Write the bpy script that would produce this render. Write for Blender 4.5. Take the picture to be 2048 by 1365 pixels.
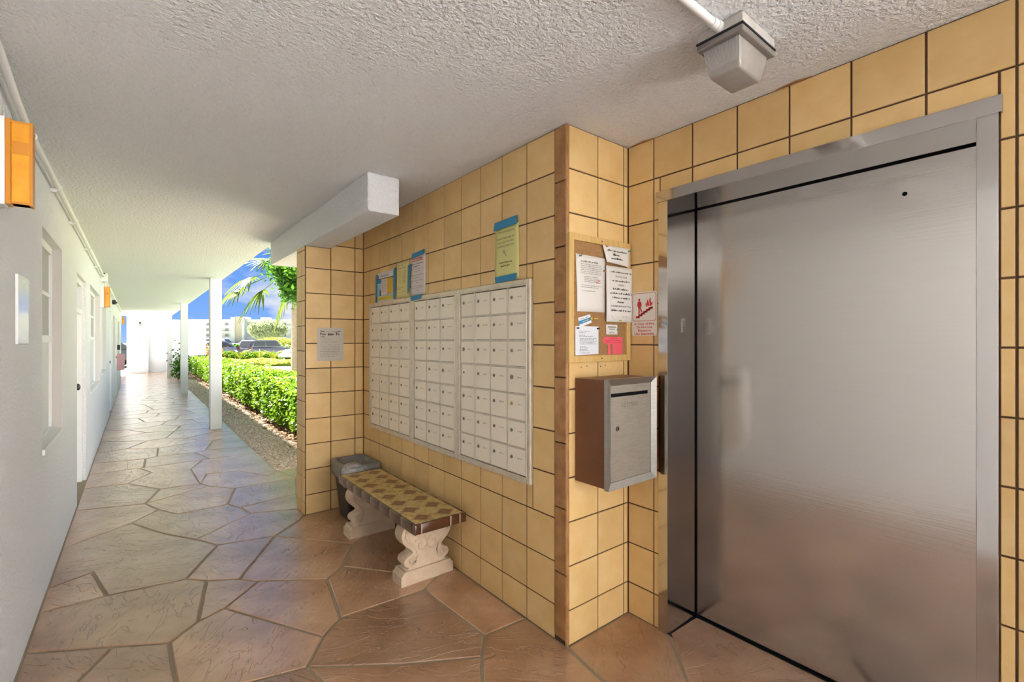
import bpy, bmesh, math, random
import numpy as np
from mathutils import Vector, Matrix, noise as mnoise

random.seed(7)
rng = np.random.default_rng(7)
for o in list(bpy.data.objects): bpy.data.objects.remove(o)
SC = bpy.context.scene
COL = SC.collection
PI = math.pi

# ------------------------------------------------------------------ camera
YAW = math.atan2(751, 940)
H = 1.426
cd = bpy.data.cameras.new('camera'); cam = bpy.data.objects.new('camera', cd); COL.objects.link(cam)
cd.sensor_width = 36.0; cd.lens = 36.0*940/2048; cd.clip_start = .05; cd.clip_end = 1500
cam.location = (0, 0, H); cam.rotation_euler = (PI/2, 0, -YAW)
SC.camera = cam

# ------------------------------------------------------------------ view, sky, sun
SC.view_settings.view_transform = 'Standard'; SC.view_settings.look = 'None'
SC.view_settings.gamma = 1; SC.view_settings.use_curve_mapping = False
SC.view_settings.exposure = 2.85
SKY = 0.58
SUN = 9.0

def N(nt, t, **kw):
    n = nt.nodes.new(t)
    for k, v in kw.items():
        if k in n.inputs: n.inputs[k].default_value = v
        else: setattr(n, k, v)
    return n
def ramp(nt, stops):
    n = nt.nodes.new('ShaderNodeValToRGB'); e = n.color_ramp.elements
    while len(e) < len(stops): e.new(.5)
    for i, (p, c) in enumerate(stops):
        e[i].position = p; e[i].color = (*c, 1) if len(c) == 3 else c
    return n

w = bpy.data.worlds.new('sky'); SC.world = w; w.use_nodes = True
nt = w.node_tree; nt.nodes.clear()
geo = N(nt, 'ShaderNodeTexCoord'); sep = N(nt, 'ShaderNodeSeparateXYZ'); nt.links.new(geo.outputs['Generated'], sep.inputs[0])
r1 = ramp(nt, [(0.0, (.085, .135, .235)), (.05, (.055, .11, .235)), (.2, (.022, .072, .22)), (1.0, (.015, .05, .17))])
nt.links.new(sep.outputs['Z'], r1.inputs[0])
mp = N(nt, 'ShaderNodeMapping'); mp.inputs['Scale'].default_value = (2.2, 2.2, 6.0); mp.inputs['Location'].default_value = (.35, .1, .15)
nt.links.new(geo.outputs['Generated'], mp.inputs[0])
cl = N(nt, 'ShaderNodeTexNoise', Scale=1.6, Detail=6.0, Roughness=.55); nt.links.new(mp.outputs[0], cl.inputs['Vector'])
cr = ramp(nt, [(.50, (0, 0, 0)), (.62, (1, 1, 1))]); nt.links.new(cl.outputs['Fac'], cr.inputs[0])
mx = N(nt, 'ShaderNodeMixRGB'); nt.links.new(cr.outputs[0], mx.inputs[0]); nt.links.new(r1.outputs[0], mx.inputs[1]); mx.inputs[2].default_value = (.20, .205, .215, 1)
bg = N(nt, 'ShaderNodeBackground', Strength=SKY); nt.links.new(mx.outputs[0], bg.inputs[0])
wo = N(nt, 'ShaderNodeOutputWorld'); nt.links.new(bg.outputs[0], wo.inputs[0])

sl = bpy.data.lights.new('sun', 'SUN'); sl.energy = SUN; sl.angle = math.radians(6); sl.color = (1, .975, .94)
so = bpy.data.objects.new('sun', sl); COL.objects.link(so)
so.rotation_euler = Vector((-.20, .68, .70)).to_track_quat('Z', 'Y').to_euler()

# ------------------------------------------------------------------ materials
M = {}
def mat(name, col, rough=.6, metal=0., var=None, vscale=4., bump=0., bscale=60., bdetail=4., bdist=.01, rnd=0., spec=.5,
        stretch=(1, 1, 1), coat=0., contrast=(.35, .65), emit=None, vdetail=5., trans=0., alpha=1., offs=False):
    m = bpy.data.materials.new(name); m.use_nodes = True
    nt = m.node_tree; b = nt.nodes['Principled BSDF']
    b.inputs['Base Color'].default_value = (*col, 1); b.inputs['Roughness'].default_value = rough
    b.inputs['Metallic'].default_value = metal; b.inputs['Specular IOR Level'].default_value = spec
    b.inputs['Coat Weight'].default_value = coat; b.inputs['Coat Roughness'].default_value = .15
    b.inputs['Transmission Weight'].default_value = trans; b.inputs['Alpha'].default_value = alpha
    if emit: b.inputs['Emission Color'].default_value = (*emit[0], 1); b.inputs['Emission Strength'].default_value = emit[1]
    tc = N(nt, 'ShaderNodeTexCoord'); vec = tc.outputs['Object']
    oi = None
    if rnd or offs: oi = N(nt, 'ShaderNodeObjectInfo')
    mp = N(nt, 'ShaderNodeMapping'); mp.inputs['Scale'].default_value = stretch
    if offs:
        ml = N(nt, 'ShaderNodeMath', operation='MULTIPLY'); ml.inputs[1].default_value = 37.
        nt.links.new(oi.outputs['Random'], ml.inputs[0])
        cb = N(nt, 'ShaderNodeCombineXYZ')
        for i in range(3): nt.links.new(ml.outputs[0], cb.inputs[i])
        nt.links.new(cb.outputs[0], mp.inputs['Location'])
    nt.links.new(vec, mp.inputs[0]); vec = mp.outputs[0]
    src = None
    if var:
        nz = N(nt, 'ShaderNodeTexNoise', Scale=vscale, Detail=vdetail, Roughness=.6); nt.links.new(vec, nz.inputs['Vector'])
        rp = ramp(nt, [(contrast[0], col), (contrast[1], var)]); nt.links.new(nz.outputs['Fac'], rp.inputs[0]); src = rp.outputs[0]
    if rnd:
        mr = N(nt, 'ShaderNodeMapRange'); mr.inputs['To Min'].default_value = 1-rnd; mr.inputs['To Max'].default_value = 1+rnd
        nt.links.new(oi.outputs['Random'], mr.inputs['Value'])
        hs = N(nt, 'ShaderNodeHueSaturation')
        if src: nt.links.new(src, hs.inputs['Color'])
        else: hs.inputs['Color'].default_value = (*col, 1)
        nt.links.new(mr.outputs[0], hs.inputs['Value']); src = hs.outputs[0]
    if src: nt.links.new(src, b.inputs['Base Color'])
    if bump:
        nb = N(nt, 'ShaderNodeTexNoise', Scale=bscale, Detail=bdetail, Roughness=.6); nt.links.new(vec, nb.inputs['Vector'])
        bp = N(nt, 'ShaderNodeBump', Strength=bump, Distance=bdist); nt.links.new(nb.outputs['Fac'], bp.inputs['Height'])
        nt.links.new(bp.outputs[0], b.inputs['Normal'])
    M[name] = m
    return m

WHITE = (.80, .80, .78)
mat('wall_white', (.84, .845, .85), .8, bump=.8, bscale=65, bdist=.02)
mat('ceil_white', (.84, .85, .86), .85, bump=.9, bscale=55, bdist=.022, bdetail=3)
mat('smooth_white', (.83, .83, .82), .55)
mat('paint_white', (.80, .80, .79), .45)
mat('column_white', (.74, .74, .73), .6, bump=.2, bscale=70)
mat('grout_brown', (.10, .05, .022), .9)
mat('grout_tan', (.33, .26, .17), .85, bump=.3, bscale=120)
mat('tile', (.75, .48, .185), .42, var=(.82, .57, .26), vscale=7., bump=.08, bscale=45, rnd=.07, offs=True, contrast=(.3, .7))
mat('tile_trim', (.34, .15, .05), .4, var=(.50, .26, .10), vscale=14., rnd=.1, offs=True)
mat('steel', (.56, .535, .505), .17, 1., var=(.55, .525, .495), vscale=3., stretch=(1, 1, 60), bump=.02, bscale=3)
mat('steel_frame', (.48, .46, .44), .11, 1.)
mat('steel_dark', (.42, .40, .38), .35, 1.)
mat('alu', (.54, .52, .48), .35, 1., var=(.47, .44, .40), vscale=5., stretch=(3, 3, 40))
mat('mail_cream', (.92, .83, .68), .28, rnd=.03, spec=.5)
mat('mail_frame', (.72, .64, .52), .35, .4, var=(.55, .47, .36), vscale=18., contrast=(.45, .85))
mat('lock_metal', (.30, .27, .22), .3, 1.)
mat('lock_dark', (.05, .04, .03), .5)
mat('brass', (.62, .42, .16), .3, 1.)
mat('num_print', (.50, .43, .33), .6)
mat('black', (.008, .008, .008), .8, spec=.1)
mat('letter_mark', (.22, .18, .13), .6)
mat('ink', (.04, .035, .03), .7)
mat('ink_grey', (.25, .22, .20), .7)
mat('ink_red', (.55, .03, .03), .6)
mat('sign_red', (.62, .015, .02), .5)
mat('paper_white', (.80, .76, .70), .8)
mat('paper_blue_white', (.78, .80, .84), .8)
mat('paper_pink_white', (.78, .70, .66), .8)
mat('paper_yellow', (.80, .68, .28), .8)
mat('paper_green', (.74, .70, .28), .8)
mat('paper_grey', (.60, .54, .45), .8)
mat('paper_hot_pink', (.90, .12, .16), .75)
mat('print_orange', (.80, .45, .05), .7)
mat('print_yellow', (.75, .58, .06), .7)
mat('print_sky', (.35, .55, .70), .7)
mat('print_blue', (.04, .25, .45), .7)
mat('print_red', (.60, .14, .10), .7)
mat('tape_blue', (.035, .25, .45), .65)
mat('pin_green', (.02, .35, .25), .4)
mat('pin_orange', (.85, .35, .12), .4)
mat('pin_yellow', (.80, .60, .05), .4)
mat('cork', (.33, .17, .06), .9, var=(.42, .23, .09), vscale=90., bump=.3, bscale=150)
mat('pine', (.62, .38, .12), .45, var=(.72, .48, .18), vscale=6., stretch=(8, 8, 1))
mat('sign_cream', (.78, .72, .62), .45)
mat('box_brown', (.20, .075, .028), .4, var=(.17, .06, .022), vscale=9.)
mat('box_front', (.46, .41, .34), .38, .55, var=(.40, .35, .28), vscale=6., stretch=(4, 4, 30))
mat('bench_stone', (.72, .56, .40), .75, var=(.62, .46, .31), vscale=12., bump=.35, bscale=60)
mat('bench_glaze', (.085, .030, .012), .18, coat=.5)
mat('bench_grout', (.55, .46, .36), .8)
mat('bench_core', (.40, .32, .22), .8)
mat('bin_black', (.018, .018, .02), .45)
mat('bin_liner', (.30, .29, .28), .35, var=(.16, .155, .15), vscale=14., bump=.6, bscale=26, bdist=.02)
mat('bag_clear', (.55, .53, .50), .3, var=(.35, .33, .31), vscale=20., bump=.7, bscale=30, bdist=.02)
mat('amber', (.85, .40, .015), .3, var=(.75, .30, .01), vscale=9., coat=.4, bump=.15, bscale=90)
mat('amber_dark', (.62, .24, .02), .35)
mat('lens_grey', (.31, .28, .25), .25, var=(.40, .365, .33), vscale=7., bump=.15, bscale=40, coat=.2)
mat('lens_rib', (.50, .48, .45), .22, coat=.3)
mat('lens_frame', (.22, .195, .175), .4)
mat('fixture_base', (.60, .57, .53), .6, var=(.48, .45, .41), vscale=20.)
mat('conduit_white', (.80, .79, .77), .5)
mat('glass_pane', (.42, .41, .39), .5, spec=.1)
mat('shade_pane', (.66, .66, .65), .5, spec=.1)
mat('door_brown', (.05, .028, .016), .5)
mat('blind_white', (.72, .72, .70), .6)
mat('reveal_shade', (.62, .58, .54), .8)  # shade on the window jambs put into the colour
mat('knob', (.10, .09, .08), .3, 1.)
mat('pinkbox', (.55, .30, .31), .5)
mat('black_matte', (.02, .02, .02), .7)
mat('gloss_plate', (.80, .80, .80), .12)
# outside
mat('leaf_hedge', (.09, .19, .012), .45, rnd=0, var=(.21, .33, .022), vscale=2.5, spec=.12)
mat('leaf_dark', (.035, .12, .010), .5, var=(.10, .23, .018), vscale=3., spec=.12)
mat('leaf_yellow', (.45, .42, .08), .5, var=(.30, .40, .06), vscale=3., spec=.12)
mat('leaf_palm', (.07, .12, .012), .5, var=(.14, .19, .022), vscale=1.5, spec=.12)
mat('leaf_olive', (.22, .28, .13), .6, var=(.32, .36, .18), vscale=1., spec=.12)
mat('leaf_croton', (.55, .25, .06), .5, var=(.60, .42, .10), vscale=5.)
mat('soil', (.17, .09, .04), .95, var=(.27, .16, .08), vscale=8.)
mat('chips', (.42, .26, .15), .9, var=(.86, .73, .58), vscale=34., contrast=(.38, .62))
mat('pebbles', (.45, .44, .43), .8, var=(.62, .60, .57), vscale=40.)
mat('grass', (.11, .135, .05), .9, var=(.15, .17, .065), vscale=4., bump=.5, bscale=30)
mat('asphalt', (.42, .41, .40), .9)
mat('concrete', (.68, .66, .63), .85)
mat('trunk', (.30, .22, .15), .9, var=(.42, .32, .23), vscale=9., bump=.6, bscale=18, bdist=.03)
mat('bld_cream', (.80, .76, .70), .8)
mat('bld_tan', (.62, .52, .40), .8)
mat('bld_dark', (.30, .29, .30), .4)
mat('bld_band', (.82, .80, .77), .8)
mat('car_grey', (.10, .10, .115), .3, coat=.6)
mat('car_blue', (.12, .15, .20), .3, coat=.6)
mat('car_white', (.78, .79, .80), .3, coat=.5)
mat('car_glass', (.05, .055, .06), .08)
mat('tyre', (.02, .02, .02), .8)
mat('rim', (.45, .45, .46), .35, .8)
mat('tail_red', (.12, .02, .02), .3)

# translucent leaves: real light passes through them
for n in ('leaf_hedge', 'leaf_dark', 'leaf_palm', 'leaf_yellow', 'leaf_olive'):
    nt = M[n].node_tree; b = nt.nodes['Principled BSDF']; out = nt.nodes['Material Output']
    tr = N(nt, 'ShaderNodeBsdfTranslucent'); mixs = N(nt, 'ShaderNodeMixShader'); mixs.inputs[0].default_value = .35
    if b.inputs['Base Color'].links: nt.links.new(b.inputs['Base Color'].links[0].from_socket, tr.inputs['Color'])
    nt.links.new(b.outputs[0], mixs.inputs[1]); nt.links.new(tr.outputs[0], mixs.inputs[2]); nt.links.new(mixs.outputs[0], out.inputs['Surface'])

def stone_mat():
    """stamped stone: object-space mottling, slate-like relief, sealed gloss"""
    m = bpy.data.materials.new('flagstone'); m.use_nodes = True; nt = m.node_tree; b = nt.nodes['Principled BSDF']
    tc = N(nt, 'ShaderNodeTexCoord'); oi = N(nt, 'ShaderNodeObjectInfo')
    n1 = N(nt, 'ShaderNodeTexNoise', Scale=2.2, Detail=6., Roughness=.6); nt.links.new(tc.outputs['Object'], n1.inputs['Vector'])
    rp = ramp(nt, [(.30, (.28, .13, .058)), (.52, (.45, .245, .13)), (.75, (.57, .36, .22))]); nt.links.new(n1.outputs['Fac'], rp.inputs[0])
    mr = N(nt, 'ShaderNodeMapRange'); mr.inputs['To Min'].default_value = .80; mr.inputs['To Max'].default_value = 1.18; nt.links.new(oi.outputs['Random'], mr.inputs['Value'])
    hs = N(nt, 'ShaderNodeHueSaturation'); nt.links.new(rp.outputs[0], hs.inputs['Color']); nt.links.new(mr.outputs[0], hs.inputs['Value'])
    nt.links.new(hs.outputs[0], b.inputs['Base Color'])
    b.inputs['Roughness'].default_value = .42; b.inputs['Coat Weight'].default_value = 1.; b.inputs['Coat Roughness'].default_value = .20; b.inputs['Coat IOR'].default_value = 1.7
    # layered slate edges: stepped, warped noise
    rot = N(nt, 'ShaderNodeVectorRotate', rotation_type='Z_AXIS'); ml = N(nt, 'ShaderNodeMath', operation='MULTIPLY'); ml.inputs[1].default_value = 6.28
    nt.links.new(oi.outputs['Random'], ml.inputs[0]); nt.links.new(ml.outputs[0], rot.inputs['Angle']); nt.links.new(tc.outputs['Object'], rot.inputs['Vector'])
    mp = N(nt, 'ShaderNodeMapping'); mp.inputs['Scale'].default_value = (1, 2.6, 1); nt.links.new(rot.outputs[0], mp.inputs[0])
    n2 = N(nt, 'ShaderNodeTexNoise', Scale=2.3, Detail=5., Roughness=.55, Distortion=.9); nt.links.new(mp.outputs[0], n2.inputs['Vector'])
    st = ramp(nt, [(0, (0, 0, 0)), (.36, (.05, .05, .05)), (.375, (.35, .35, .35)), (.50, (.42, .42, .42)), (.512, (.7, .7, .7)), (.64, (.78, .78, .78)), (.65, (1, 1, 1))])
    nt.links.new(n2.outputs['Fac'], st.inputs[0])
    n3 = N(nt, 'ShaderNodeTexNoise', Scale=38., Detail=4., Roughness=.6); nt.links.new(tc.outputs['Object'], n3.inputs['Vector'])
    b1 = N(nt, 'ShaderNodeBump', Strength=.9, Distance=.012); nt.links.new(st.outputs[0], b1.inputs['Height'])
    b2 = N(nt, 'ShaderNodeBump', Strength=.3, Distance=.006); nt.links.new(n3.outputs['Fac'], b2.inputs['Height']); nt.links.new(b1.outputs[0], b2.inputs['Normal'])
    nt.links.new(b2.outputs[0], b.inputs['Normal']); nt.links.new(b2.outputs[0], b.inputs['Coat Normal'])
    M['flagstone'] = m
stone_mat()

def bench_tile_mat():
    """glazed tile print: gold ground with a brown diamond and an oval ring (object space, tile centred on origin, half size .07)"""
    m = bpy.data.materials.new('bench_tile'); m.use_nodes = True; nt = m.node_tree; b = nt.nodes['Principled BSDF']
    tc = N(nt, 'ShaderNodeTexCoord'); sp = N(nt, 'ShaderNodeSeparateXYZ'); nt.links.new(tc.outputs['Object'], sp.inputs[0])
    def math_(op, a, bb=None, c=None):
        n = N(nt, 'ShaderNodeMath', operation=op)
        for i, x in enumerate((a, bb, c)):
            if x is None: continue
            if isinstance(x, (int, float)): n.inputs[i].default_value = x
            else: nt.links.new(x, n.inputs[i])
        return n.outputs[0]
    ax = math_('ABSOLUTE', sp.outputs[0]); ay = math_('ABSOLUTE', sp.outputs[1])
    dia = math_('ADD', math_('DIVIDE', ax, .066), math_('DIVIDE', ay, .066))
    r = math_('SQRT', math_('ADD', math_('POWER', sp.outputs[0], 2.), math_('POWER', sp.outputs[1], 2.)))
    nz = N(nt, 'ShaderNodeTexNoise', Scale=26., Detail=4.); oi = N(nt, 'ShaderNodeObjectInfo'); cb = N(nt, 'ShaderNodeCombineXYZ')
    ml = math_('MULTIPLY', oi.outputs['Random'], 19.); nt.links.new(ml, cb.inputs[2]); ad = N(nt, 'ShaderNodeVectorMath', operation='ADD')
    nt.links.new(tc.outputs['Object'], ad.inputs[0]); nt.links.new(cb.outputs[0], ad.inputs[1]); nt.links.new(ad.outputs[0], nz.inputs['Vector'])
    gnd = ramp(nt, [(.35, (.38, .24, .07)), (.5, (.60, .44, .17)), (.62, (.66, .52, .24)), (.7, (.40, .20, .06))]); nt.links.new(nz.outputs['Fac'], gnd.inputs[0])
    dr = ramp(nt, [(0, (1, 1, 1)), (.80, (1, 1, 1)), (.805, (.25, .25, .25)), (.90, (.25, .25, .25)), (.905, (.8, .8, .8)), (1.0, (.8, .8, .8)), (1.0, (0, 0, 0))])
    nt.links.new(dia, dr.inputs[0])
    rr = ramp(nt, [(0, (.25, .25, .25)), (.30, (.25, .25, .25)), (.31, (1, 1, 1)), (.40, (1, 1, 1)), (.41, (.45, .45, .45))]); nt.links.new(math_('MULTIPLY', r, 18.), rr.inputs[0])
    mk = math_('MULTIPLY', dr.outputs[0], rr.outputs[0])
    mx = N(nt, 'ShaderNodeMixRGB'); nt.links.new(math_('MULTIPLY', mk, 1.0), mx.inputs[0]); nt.links.new(gnd.outputs[0], mx.inputs[1]); mx.inputs[2].default_value = (.13, .045, .012, 1)
    inside = math_('LESS_THAN', dia, .80)
    mx2 = N(nt, 'ShaderNodeMixRGB'); nt.links.new(inside, mx2.inputs[0]); nt.links.new(gnd.outputs[0], mx2.inputs[1]); mx2.inputs[2].default_value = (.30, .13, .04, 1)
    nt.links.new(mx2.outputs[0], mx.inputs[1])
    nt.links.new(mx.outputs[0], b.inputs['Base Color']); b.inputs['Roughness'].default_value = .28
    M['bench_tile'] = m
bench_tile_mat()

# ------------------------------------------------------------------ builders
ROOT = {}          # object -> world location of its root
class MB:
    def __init__(s): s.v = []; s.f = []
    def quad(s, *p):
        n = len(s.v); s.v += [tuple(q) for q in p]; s.f.append(tuple(range(n, n+len(p)))); return s
    def box(s, x0, x1, y0, y1, z0, z1):
        if x0 > x1: x0, x1 = x1, x0
        if y0 > y1: y0, y1 = y1, y0
        if z0 > z1: z0, z1 = z1, z0
        n = len(s.v)
        s.v += [(x0,y0,z0),(x1,y0,z0),(x1,y1,z0),(x0,y1,z0),(x0,y0,z1),(x1,y0,z1),(x1,y1,z1),(x0,y1,z1)]
        s.f += [tuple(n+i for i in q) for q in ((3,2,1,0),(4,5,6,7),(0,1,5,4),(1,2,6,5),(2,3,7,6),(3,0,4,7))]
        return s
    def prism(s, poly, axis, a, b):
        """poly: list of 2-D points; extruded along axis 0/1/2 from a to b"""
        def P(p, t): 
            return (t, p[0], p[1]) if axis == 0 else (p[0], t, p[1]) if axis == 1 else (p[0], p[1], t)
        n = len(s.v); k = len(poly)
        s.v += [P(p, a) for p in poly] + [P(p, b) for p in poly]
        s.f.append(tuple(range(n+k-1, n-1, -1))); s.f.append(tuple(range(n+k, n+2*k)))
        for i in range(k): j = (i+1) % k; s.f.append((n+i, n+j, n+k+j, n+k+i))
        return s
    def tube(s, pts, r, seg=10, caps=True):
        pts = [Vector(p) for p in pts]; rs = r if isinstance(r, (list, tuple)) else [r]*len(pts)
        n = len(s.v); k = len(pts)
        for i, p in enumerate(pts):
            t = (pts[min(i+1, k-1)]-pts[max(i-1, 0)]).normalized()
            a = t.cross(Vector((0, 0, 1))) if abs(t.z) < .95 else t.cross(Vector((1, 0, 0)))
            a.normalize(); b = t.cross(a).normalized()
            for j in range(seg):
                an = 2*PI*j/seg; s.v.append(tuple(p+a*math.cos(an)*rs[i]+b*math.sin(an)*rs[i]))
        for i in range(k-1):
            for j in range(seg):
                q = (j+1) % seg; s.f.append((n+i*seg+j, n+i*seg+q, n+(i+1)*seg+q, n+(i+1)*seg+j))
        if caps:
            s.f.append(tuple(n+j for j in reversed(range(seg)))); s.f.append(tuple(n+(k-1)*seg+j for j in range(seg)))
        return s
    def build(s, name, m, parent=None, label=None, smooth=False, bevel=0, seg=2, origin=None, rec=True):
        me = bpy.data.meshes.new(name)
        if parent is not None: off = ROOT[parent]
        elif origin is not None: off = Vector(origin)
        else:
            a = np.array(s.v); off = Vector(((a[:,0].min()+a[:,0].max())/2, (a[:,1].min()+a[:,1].max())/2, a[:,2].min()))
        me.from_pydata([(x-off[0], y-off[1], z-off[2]) for x, y, z in s.v], [], s.f)
        if rec or bevel:
            bm = bmesh.new(); bm.from_mesh(me); bmesh.ops.recalc_face_normals(bm, faces=bm.faces)
            if bevel:
                ed = [e for e in bm.edges if len(e.link_faces) == 2 and e.calc_face_angle(0) > .5]
                bmesh.ops.bevel(bm, geom=ed, offset=bevel, segments=seg, affect='EDGES', profile=.5, clamp_overlap=True)
            bm.to_mesh(me); bm.free()
        if smooth:
            me.polygons.foreach_set('use_smooth', [True]*len(me.polygons))
            if smooth != 'all':
                try: me.set_sharp_from_angle(angle=math.radians(35))
                except Exception: pass
        me.materials.append(M[m] if isinstance(m, str) else m)
        o = bpy.data.objects.new(name, me); COL.objects.link(o)
        if parent is not None: o.parent = parent; ROOT[o] = ROOT[parent]
        else: o.location = off; ROOT[o] = off
        if label: o['label'] = label
        return o
def box(*a): return MB().box(*a)
def thing(name, label, cat, loc, group=None, kind=None):
    o = bpy.data.objects.new(name, None); o.empty_display_size = .1; COL.objects.link(o); o.location = loc; ROOT[o] = Vector(loc)
    tag(o, label, cat, group, kind); return o
def tag(o, label=None, cat=None, group=None, kind=None):
    if label: o['label'] = label
    if cat: o['category'] = cat
    if group: o['group'] = group
    if kind: o['kind'] = kind
    return o
def struct(o, label, cat=None): return tag(o, label, cat, kind='structure')
def piece(name, me, parent, loc, rot=None, scale=None):
    o = bpy.data.objects.new(name, me); COL.objects.link(o); o.parent = parent
    o.location = Vector(loc)-ROOT[parent]; ROOT[o] = Vector(loc)
    if rot: o.rotation_euler = rot
    if scale: o.scale = scale
    return o
def cylinder(p0, p1, r, seg=16): return MB().tube([p0, p1], r, seg)

def frame_pts(o, u, v):
    """plane mapper: origin, unit vectors"""
    o, u, v = Vector(o), Vector(u), Vector(v); n = u.cross(v)
    return lambda a, b, d=0: tuple(o+u*a+v*b+n*d)

FONT_CACHE = {}
def text_mesh(body, size, align='CENTER', bold=False):
    cu = bpy.data.curves.new('t', 'FONT'); cu.body = body; cu.size = size; cu.align_x = align; cu.resolution_u = 2
    if bold: cu.offset = size*.018
    ob = bpy.data.objects.new('t', cu); COL.objects.link(ob)
    dg = bpy.context.evaluated_depsgraph_get(); me = bpy.data.meshes.new_from_object(ob.evaluated_get(dg))
    bpy.data.objects.remove(ob); bpy.data.curves.remove(cu); return me
def put_text(P, body, a, b, size, m, parent, d=.0009, align='CENTER', bold=False, name='print', squeeze=1., maxw=None):
    me = text_mesh(body, size, align, bold)
    if maxw and len(me.vertices):
        xs = [v.co.x for v in me.vertices]; wd = max(xs)-min(xs)
        if wd > 0: squeeze = maxw/wd
    off = ROOT[parent]
    for v in me.vertices:
        v.co = Vector(P(a+v.co.x*squeeze, b+v.co.y, d))-off
    me.materials.clear(); me.materials.append(M[m])
    o = bpy.data.objects.new(name, me); COL.objects.link(o); o.parent = parent; ROOT[o] = off
    return o
def lines_print(P, rows, m, parent, d=.0009, seed=1, name='print'):
    """rows of unreadable print: (a0, a1, b, height); small letter-like strokes"""
    r = random.Random(seed); mb = MB()
    for a0, a1, b, h in rows:
        a = a0; sgn = 1 if a1 > a0 else -1
        while a < a1-h*.4:
            wl = r.randint(2, 8)
            for k in range(wl):
                if a > a1-h*.4: break
                ww = h*r.uniform(.35, .62); hh = h*r.choice((.62, .62, .7, 1.))
                if r.random() < .5: mb.quad(P(a, b, d), P(a+ww, b, d), P(a+ww, b+hh, d), P(a, b+hh, d))
                else:
                    mb.quad(P(a, b, d), P(a+ww*.4, b, d), P(a+ww*.4, b+hh, d), P(a, b+hh, d))
                    mb.quad(P(a+ww*.4, b+hh*.35, d), P(a+ww, b+hh*.35, d), P(a+ww, b+hh*.7, d), P(a+ww*.4, b+hh*.7, d))
                a += ww+h*.16
            a += h*.45
    if mb.v: return mb.build(name, m, parent, rec=False)
def sheet(P, pts, m, parent, name='sheet', th=.0005, curl=.0):
    """paper with real thickness; pts in plane coords counter-clockwise; curl bulges it off the wall"""
    mb = MB(); k = len(pts)
    if k == 4 and curl:
        nu = 8; nv = 8; g = []
        for j in range(nv+1):
            for i in range(nu+1):
                s, t = i/nu, j/nv
                a = (1-t)*((1-s)*pts[0][0]+s*pts[1][0])+t*((1-s)*pts[3][0]+s*pts[2][0])
                b = (1-t)*((1-s)*pts[0][1]+s*pts[1][1])+t*((1-s)*pts[3][1]+s*pts[2][1])
                mb.v.append(P(a, b, curl*(.15+math.sin(s*PI)*.5*(1-t*.5)+.15*math.sin(t*5+s*3))))
        for j in range(nv):
            for i in range(nu):
                q = j*(nu+1)+i; mb.f.append((q, q+1, q+nu+2, q+nu+1))
        o = mb.build(name, m, parent, smooth='all', rec=False)
        md = o.modifiers.new('thickness', 'SOLIDIFY'); md.thickness = th; md.offset = -1
        return o
    mb.v += [P(a, b, 0) for a, b in pts]+[P(a, b, th) for a, b in pts]
    mb.f.append(tuple(range(k, 2*k))); mb.f.append(tuple(reversed(range(k))))
    for i in range(k): j = (i+1) % k; mb.f.append((i, j, k+j, k+i))
    return mb.build(name, m, parent)
def rect(a0, a1, b0, b1): return [(a0, b0), (a1, b0), (a1, b1), (a0, b1)]

# ------------------------------------------------------------------ main dimensions (metres)
CZ = 2.44          # ceiling height
XL = -.402         # left wall face
XM = 1.563         # mailbox wall face
XE = 2.017         # elevator wall face
YP = 1.548         # pinboard wall face (looks towards -y)
YR = 4.055         # return wall face (looks towards -y)
XD = 2.262         # elevator door face
ROWS = [.163+.2072*k for k in range(11)]
EDGE = 1.2         # walkway edge along the garden
YEND = 22.9
YLW = -8.0         # where the left building ends
YLB = -.7         # where the covered lobby opens to the added court on the right
YBK = -3.4         # where the roof stops behind the viewpoint

# ================================================================== SETTING
# ---- ceiling
mb = MB()
mb.box(XL-3.0, 5.2, YLB, 5.63, CZ, CZ+.22); mb.box(XL-3.0, 1.2, YBK, YLB, CZ, CZ+.22)
mb.box(XL-3.0, 1.11, 5.63, YEND, CZ, CZ+.22)
mb.box(XL-3.0, 1.2, YEND, 27.2, 2.56, CZ+.30)
ceiling = struct(mb.build('ceiling', 'ceil_white'), 'white textured stucco ceiling of the covered walkway', 'ceiling')
# upper storeys that keep the walkway in the shade
struct(box(XL-3.0, XL-.2, YLW, YEND, CZ+.22, 5.4).build('wall_upper', 'wall_white'), 'white upper storey wall above the walkway roof', 'wall')
# dropped beam over the return wall with its cross arm
mb = MB(); mb.box(1.08, 1.283, 2.733, 5.34, 2.208, CZ); mb.box(1.283, 3.4, 5.02, 5.34, 2.208, CZ)
struct(mb.build('trim_1', 'ceil_white', bevel=.006), 'white stucco beam dropped below the ceiling over the tiled return wall', 'beam')
# ---- columns
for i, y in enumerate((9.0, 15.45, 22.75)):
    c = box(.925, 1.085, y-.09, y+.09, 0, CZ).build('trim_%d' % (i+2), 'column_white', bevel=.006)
    struct(c, ['square white column beside the start of the gravel bed', 'square white column halfway along the hedge', 'square white column at the end of the walkway'][i], 'column')

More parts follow.
